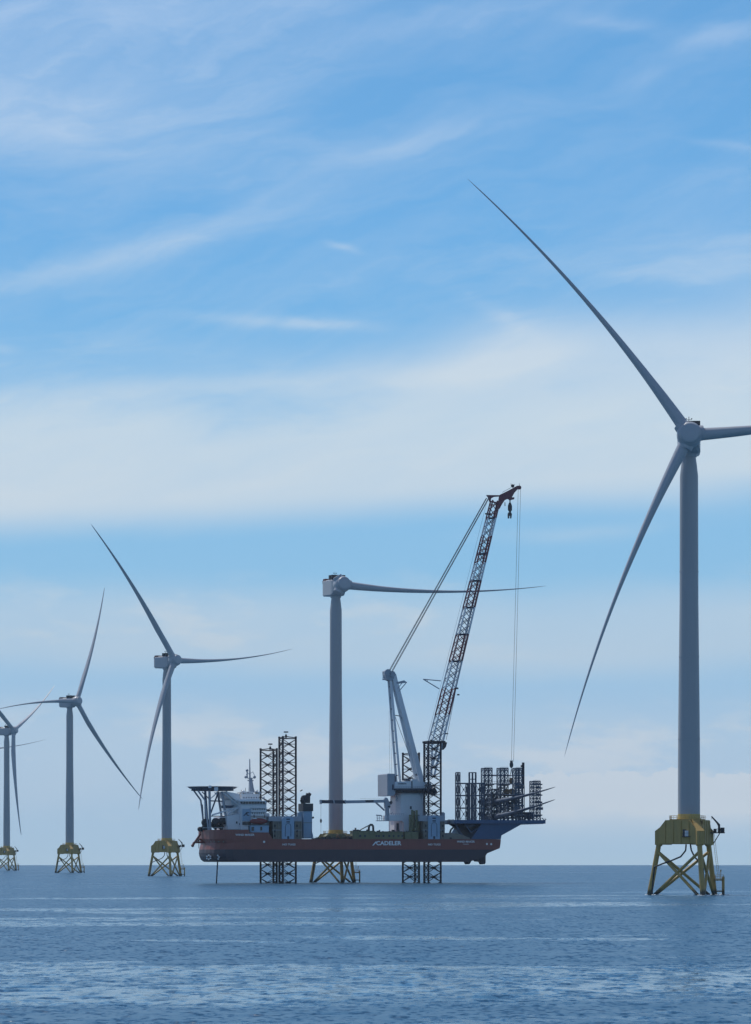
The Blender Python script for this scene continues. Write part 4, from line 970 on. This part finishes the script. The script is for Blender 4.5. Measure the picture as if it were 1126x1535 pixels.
# lifting yoke hanging from the hook
b_ = L(766, 1192, CW); t = vthing('lifting_yoke', 'brown blade-lifting yoke hanging on slings from the crane hook between rack towers', 'lifting yoke', b_)
b = MB(); PP(b, [(756, 1186.5), (760, 1183), (764, 1184), (768, 1182), (772, 1184), (773.4, 1188), (769, 1190.4), (764, 1189), (759, 1190)], CW - 1.5, CW + 1.5); vbuild(b, 'yoke_frame', 'brown', t, b_)
b = MB(); b.sphere(L(766.4, 1170.5, CW), 1.2, 8); PB(b, 765, 768, 1166, 1175, CW - .8, CW + .8); vbuild(b, 'swivel', 'brown', t, b_)
b = MB()
for dx_, w in ((-8, -2.6), (8, -2.6), (-8, 2.6), (8, 2.6)): b.tube(L(766.4, 1171, CW), L(766 + dx_, 1184, CW + w), .14, n=5)
for dx_ in (-2.4, 2.4): b.tube(L(HK[0], HK[1] + 11, CW), L(766.4 + dx_, 1168, CW), .16, n=5)
vbuild(b, 'sling', 'wire', t, b_)
b = MB(); PP(b, [(757, 1190.5), (775, 1190.6), (774, 1194), (759, 1193.4)], CW - 2, CW + 2); vbuild(b, 'yoke_clamp', 'rack', t, b_)
# lifeboat
b_ = L(388.5, 1235, 2); t = vthing('lifeboat', 'dark orange enclosed lifeboat hanging beside the white superstructure', 'lifeboat', b_)
def hullish(b, x0, x1, y0, y1, w0, w1):
    n = 12; N = 10; vs = []; A_ = L(x0, y1, w0); B_ = L(x1, y0, w0)
    for k in range(N + 1):
        t_ = k / N; f_ = max(.12, math.sin(math.pi * min(max(t_, .02), .98)) ** .4); s = A_.x + (B_.x - A_.x) * t_
        for i in range(n):
            g = 2 * math.pi * i / n; vs.append((s, (w0 + w1) / 2 + math.cos(g) * (w1 - w0) / 2 * f_, (A_.z + B_.z) / 2 + math.sin(g) * (B_.z - A_.z) / 2 * f_))
    b.add(vs, [(k * n + i, (k + 1) * n + i, (k + 1) * n + (i + 1) % n, k * n + (i + 1) % n) for k in range(N) for i in range(n)], True)
    b.add(vs[:n], [tuple(range(n))]); b.add(vs[-n:], [tuple(range(n - 1, -1, -1))])
b = MB(); hullish(b, 376.2, 401.5, 1226.4, 1235.8, -.2, 3.4); vbuild(b, 'boat_shell', 'orange', t, b_)
b = MB(); PP(b, [(379.4, 1227.6), (382, 1226.2), (384.4, 1226.2), (385, 1227.8)], .3, 2.8); vbuild(b, 'cockpit', 'lettering', t, b_)
b = MB(); PT(b, [(378, 1230.8), (400, 1230.8)], -.15, .12, 4); PT(b, [(381, 1226), (381, 1221)], 3, .2, 4); PT(b, [(397, 1226), (397, 1221)], 3, .2, 4); vbuild(b, 'fender', 'dark', t, b_)
# sea-fastening frames on deck
def grillage(x0, x1, y0, holes, label, w0=2.0, w1=9.0):
    b_ = L((x0 + x1) / 2, 1258, w0); t = vthing('grillage_box', label, 'steel frame', b_, 'yellow-green deck frames')
    b = MB(); PB(b, x0, x1, y0 + 1.4, 1257.9, w0, w1); PB(b, x0 - .6, x1 + .6, y0 + .6, y0 + 1.6, w0 - .3, w1 + .3)
    for x in np.arange(x0, x1 + .1, (x1 - x0) / max(1, round((x1 - x0) / 8))): PB(b, x - .25, x + .25, y0 + 1.6, 1257.8, w0 - .2, w0 + .05)
    vbuild(b, 'frame_body', 'olive', t, b_)
    b = MB()
    for x in holes: b.lathe(L(x, 1253.2, w0 - .04), [(.55, 0), (.55, .05)], 12, (0, -1, 0))
    if holes: vbuild(b, 'porthole', 'ink', t, b_)
    b = MB(); PB(b, x0, x1, y0, y0 + .6, w0, w1)
    for _ in range(int((x1 - x0) / 4)):
        x = random.uniform(x0, x1 - 2); PB(b, x, x + random.uniform(.6, 2.4), y0 - random.uniform(.4, 2.4), y0 + .1, w0 + 1, w0 + 3)
    vbuild(b, 'top_fittings', 'dark', t, b_)
grillage(529.6, 562.4, 1245.4, (540, 547), 'yellow-green deck frame with two portholes under the curved pipe')
grillage(562.9, 581.0, 1246.6, (561 + 3, 568, 575), 'yellow-green deck frame with three portholes, left of the crane pedestal')
grillage(581.5, 604.5, 1246.2, (583.6, 590, 597.4, 604 - .6), 'yellow-green deck frame with four portholes below the crane pedestal')
b_ = L(556, 1246, 6); t = vthing('curved_pipe', 'thick dark swan-neck pipe with a pale strut standing on a yellow-green frame', 'pipe', b_)
b = MB(); PT(b, [(553, 1246), (553, 1239.6), (554.4, 1237), (556.6, 1236.2), (558.8, 1237.2), (559.6, 1240), (559.6, 1246)], 6, .55, 8); vbuild(b, 'bent_pipe', 'dark', t, b_)
b = MB(); PT(b, [(541, 1243.6), (553, 1237.4)], 6, .3, 6); PT(b, [(541, 1243.6), (540, 1246)], 6, .3, 6); PB(b, 533, 534.4, 1241, 1245.6, 4, 6); PB(b, 530, 535.6, 1243.8, 1245.8, 4, 6); vbuild(b, 'pale_strut', 'tan', t, b_)
for x0, x1, lb in ((607, 627, 'yellow-green base frame at the foot of the tan pipe tower beside the right jack case'),):
    grillage(x0, x1, 1246.5, (), lb, 3.0, 10.0)
b_ = L(620, 1246, 6); t = vthing('pipe_tower', 'pale yellow-green tower of upright pipes beside the crane pedestal', 'pipe rack', b_)
b = MB()
for x, y0, r in ((614.6, 1222, .5), (618, 1214, .55), (621, 1215.4, .45), (624.6, 1214.6, .6), (628, 1226, .4)): PT(b, [(x, y0), (x, 1247)], 6 if x != 621 else 8, r, 8)
for y in (1222, 1230, 1240, 1244): PT(b, [(613, y), (629, y)], 5.6, .22, 5)
for x in (616.4, 622.6): PB(b, x - 1.2, x + 1.2, 1241, 1246, 4.6, 6.6)
PB(b, 629, 641, 1225, 1230, 6, 10); vbuild(b, 'upright_pipes', 'olive', t, b_)
# fastening ring and clutter at the foot of the far tower, loose gear along the deck edge
b_ = L(505, 1258, 8); t = vthing('fastening_frame', 'olive tower fastening frame with bright bracket on the deck edge in front of the tower', 'steel frame', b_)
b = MB(); PP(b, [(487, 1258), (489, 1253), (493, 1250.4), (516, 1250), (520, 1254), (520, 1258)], 6, 12)
for x in (494, 499, 506, 512): PT(b, [(x - 2, 1258), (x, 1251), (x + 2, 1258)], 5.7, .2, 5)
vbuild(b, 'ring_frame', 'olive', t, b_)
b = MB(); PT(b, [(504, 1257), (506.6, 1251), (509.6, 1257)], 5.3, .35, 6); PT(b, [(504.5, 1254.4), (509, 1254.4)], 5.3, .3, 6); vbuild(b, 'bracket', 'brown', t, b_)
b = MB()
for _ in range(64):
    x = random.uniform(470, 530) if _ < 44 else random.uniform(668, 706); h = random.uniform(.6, 3.2) * (1.4 if 485 < x < 496 or 516 < x < 529 else 1)
    PB(b, x, x + random.uniform(.6, 3.2), 1258 - h, 1258, random.uniform(1, 6), random.uniform(7, 10))
for x in np.arange(470, 530, 4): PT(b, [(x, 1257.9), (x, 1254.8)], .3, .06, 4)
PT(b, [(470, 1254.8), (529, 1254.8)], .3, .06, 4)
b.build('deck_fittings', 'dark', V)
b = MB(); PP(b, [(667, 1258), (667, 1252), (676, 1248.5), (690, 1250.6), (704, 1256), (705, 1258)], 1.5, 30); PT(b, [(672, 1257), (676, 1244), (680, 1240)], 5, .5); b.build('winch_deck', 'tan', V)

b = MB(); T1X = (1033 - 563) / F * 1173
for (cx, cy) in ((-12.9, 3.4), (3.4, -12.9), (9.4, 9.4), (-10.6, 1.0), (0, -9), (12, 6.6), (12, 8.8)):
    for _ in range(9):
        a = random.uniform(0, 6.28); r = random.uniform(.8, 2.3); q = random.uniform(.18, .6)
        b.sphere((T1X + cx + math.cos(a) * r, 1173 + cy + math.sin(a) * r, -.12), q, 8, random.uniform(.35, .7))
fo = b.build('wash_foam', 'foam'); fo['kind'] = 'stuff'
# ------------------------------------------------------------------ sea air
def build_haze(dens):
    b = MB(); b.box(-15600, 15600, -15600, 15600, -37, 300)
    o = b.build('haze', []); o['kind'] = 'stuff'
    m = bpy.data.materials.new('sea_haze'); m.use_nodes = True; n = m.node_tree; n.nodes.clear()
    pv = n.nodes.new('ShaderNodeVolumePrincipled'); pv.inputs['Color'].default_value = (.74, .89, 1.0, 1); pv.inputs['Density'].default_value = dens; pv.inputs['Anisotropy'].default_value = .3
    mo = n.nodes.new('ShaderNodeOutputMaterial'); n.links.new(pv.outputs[0], mo.inputs['Volume'])
    o.data.materials.clear(); o.data.materials.append(m)
build_haze(.000019)
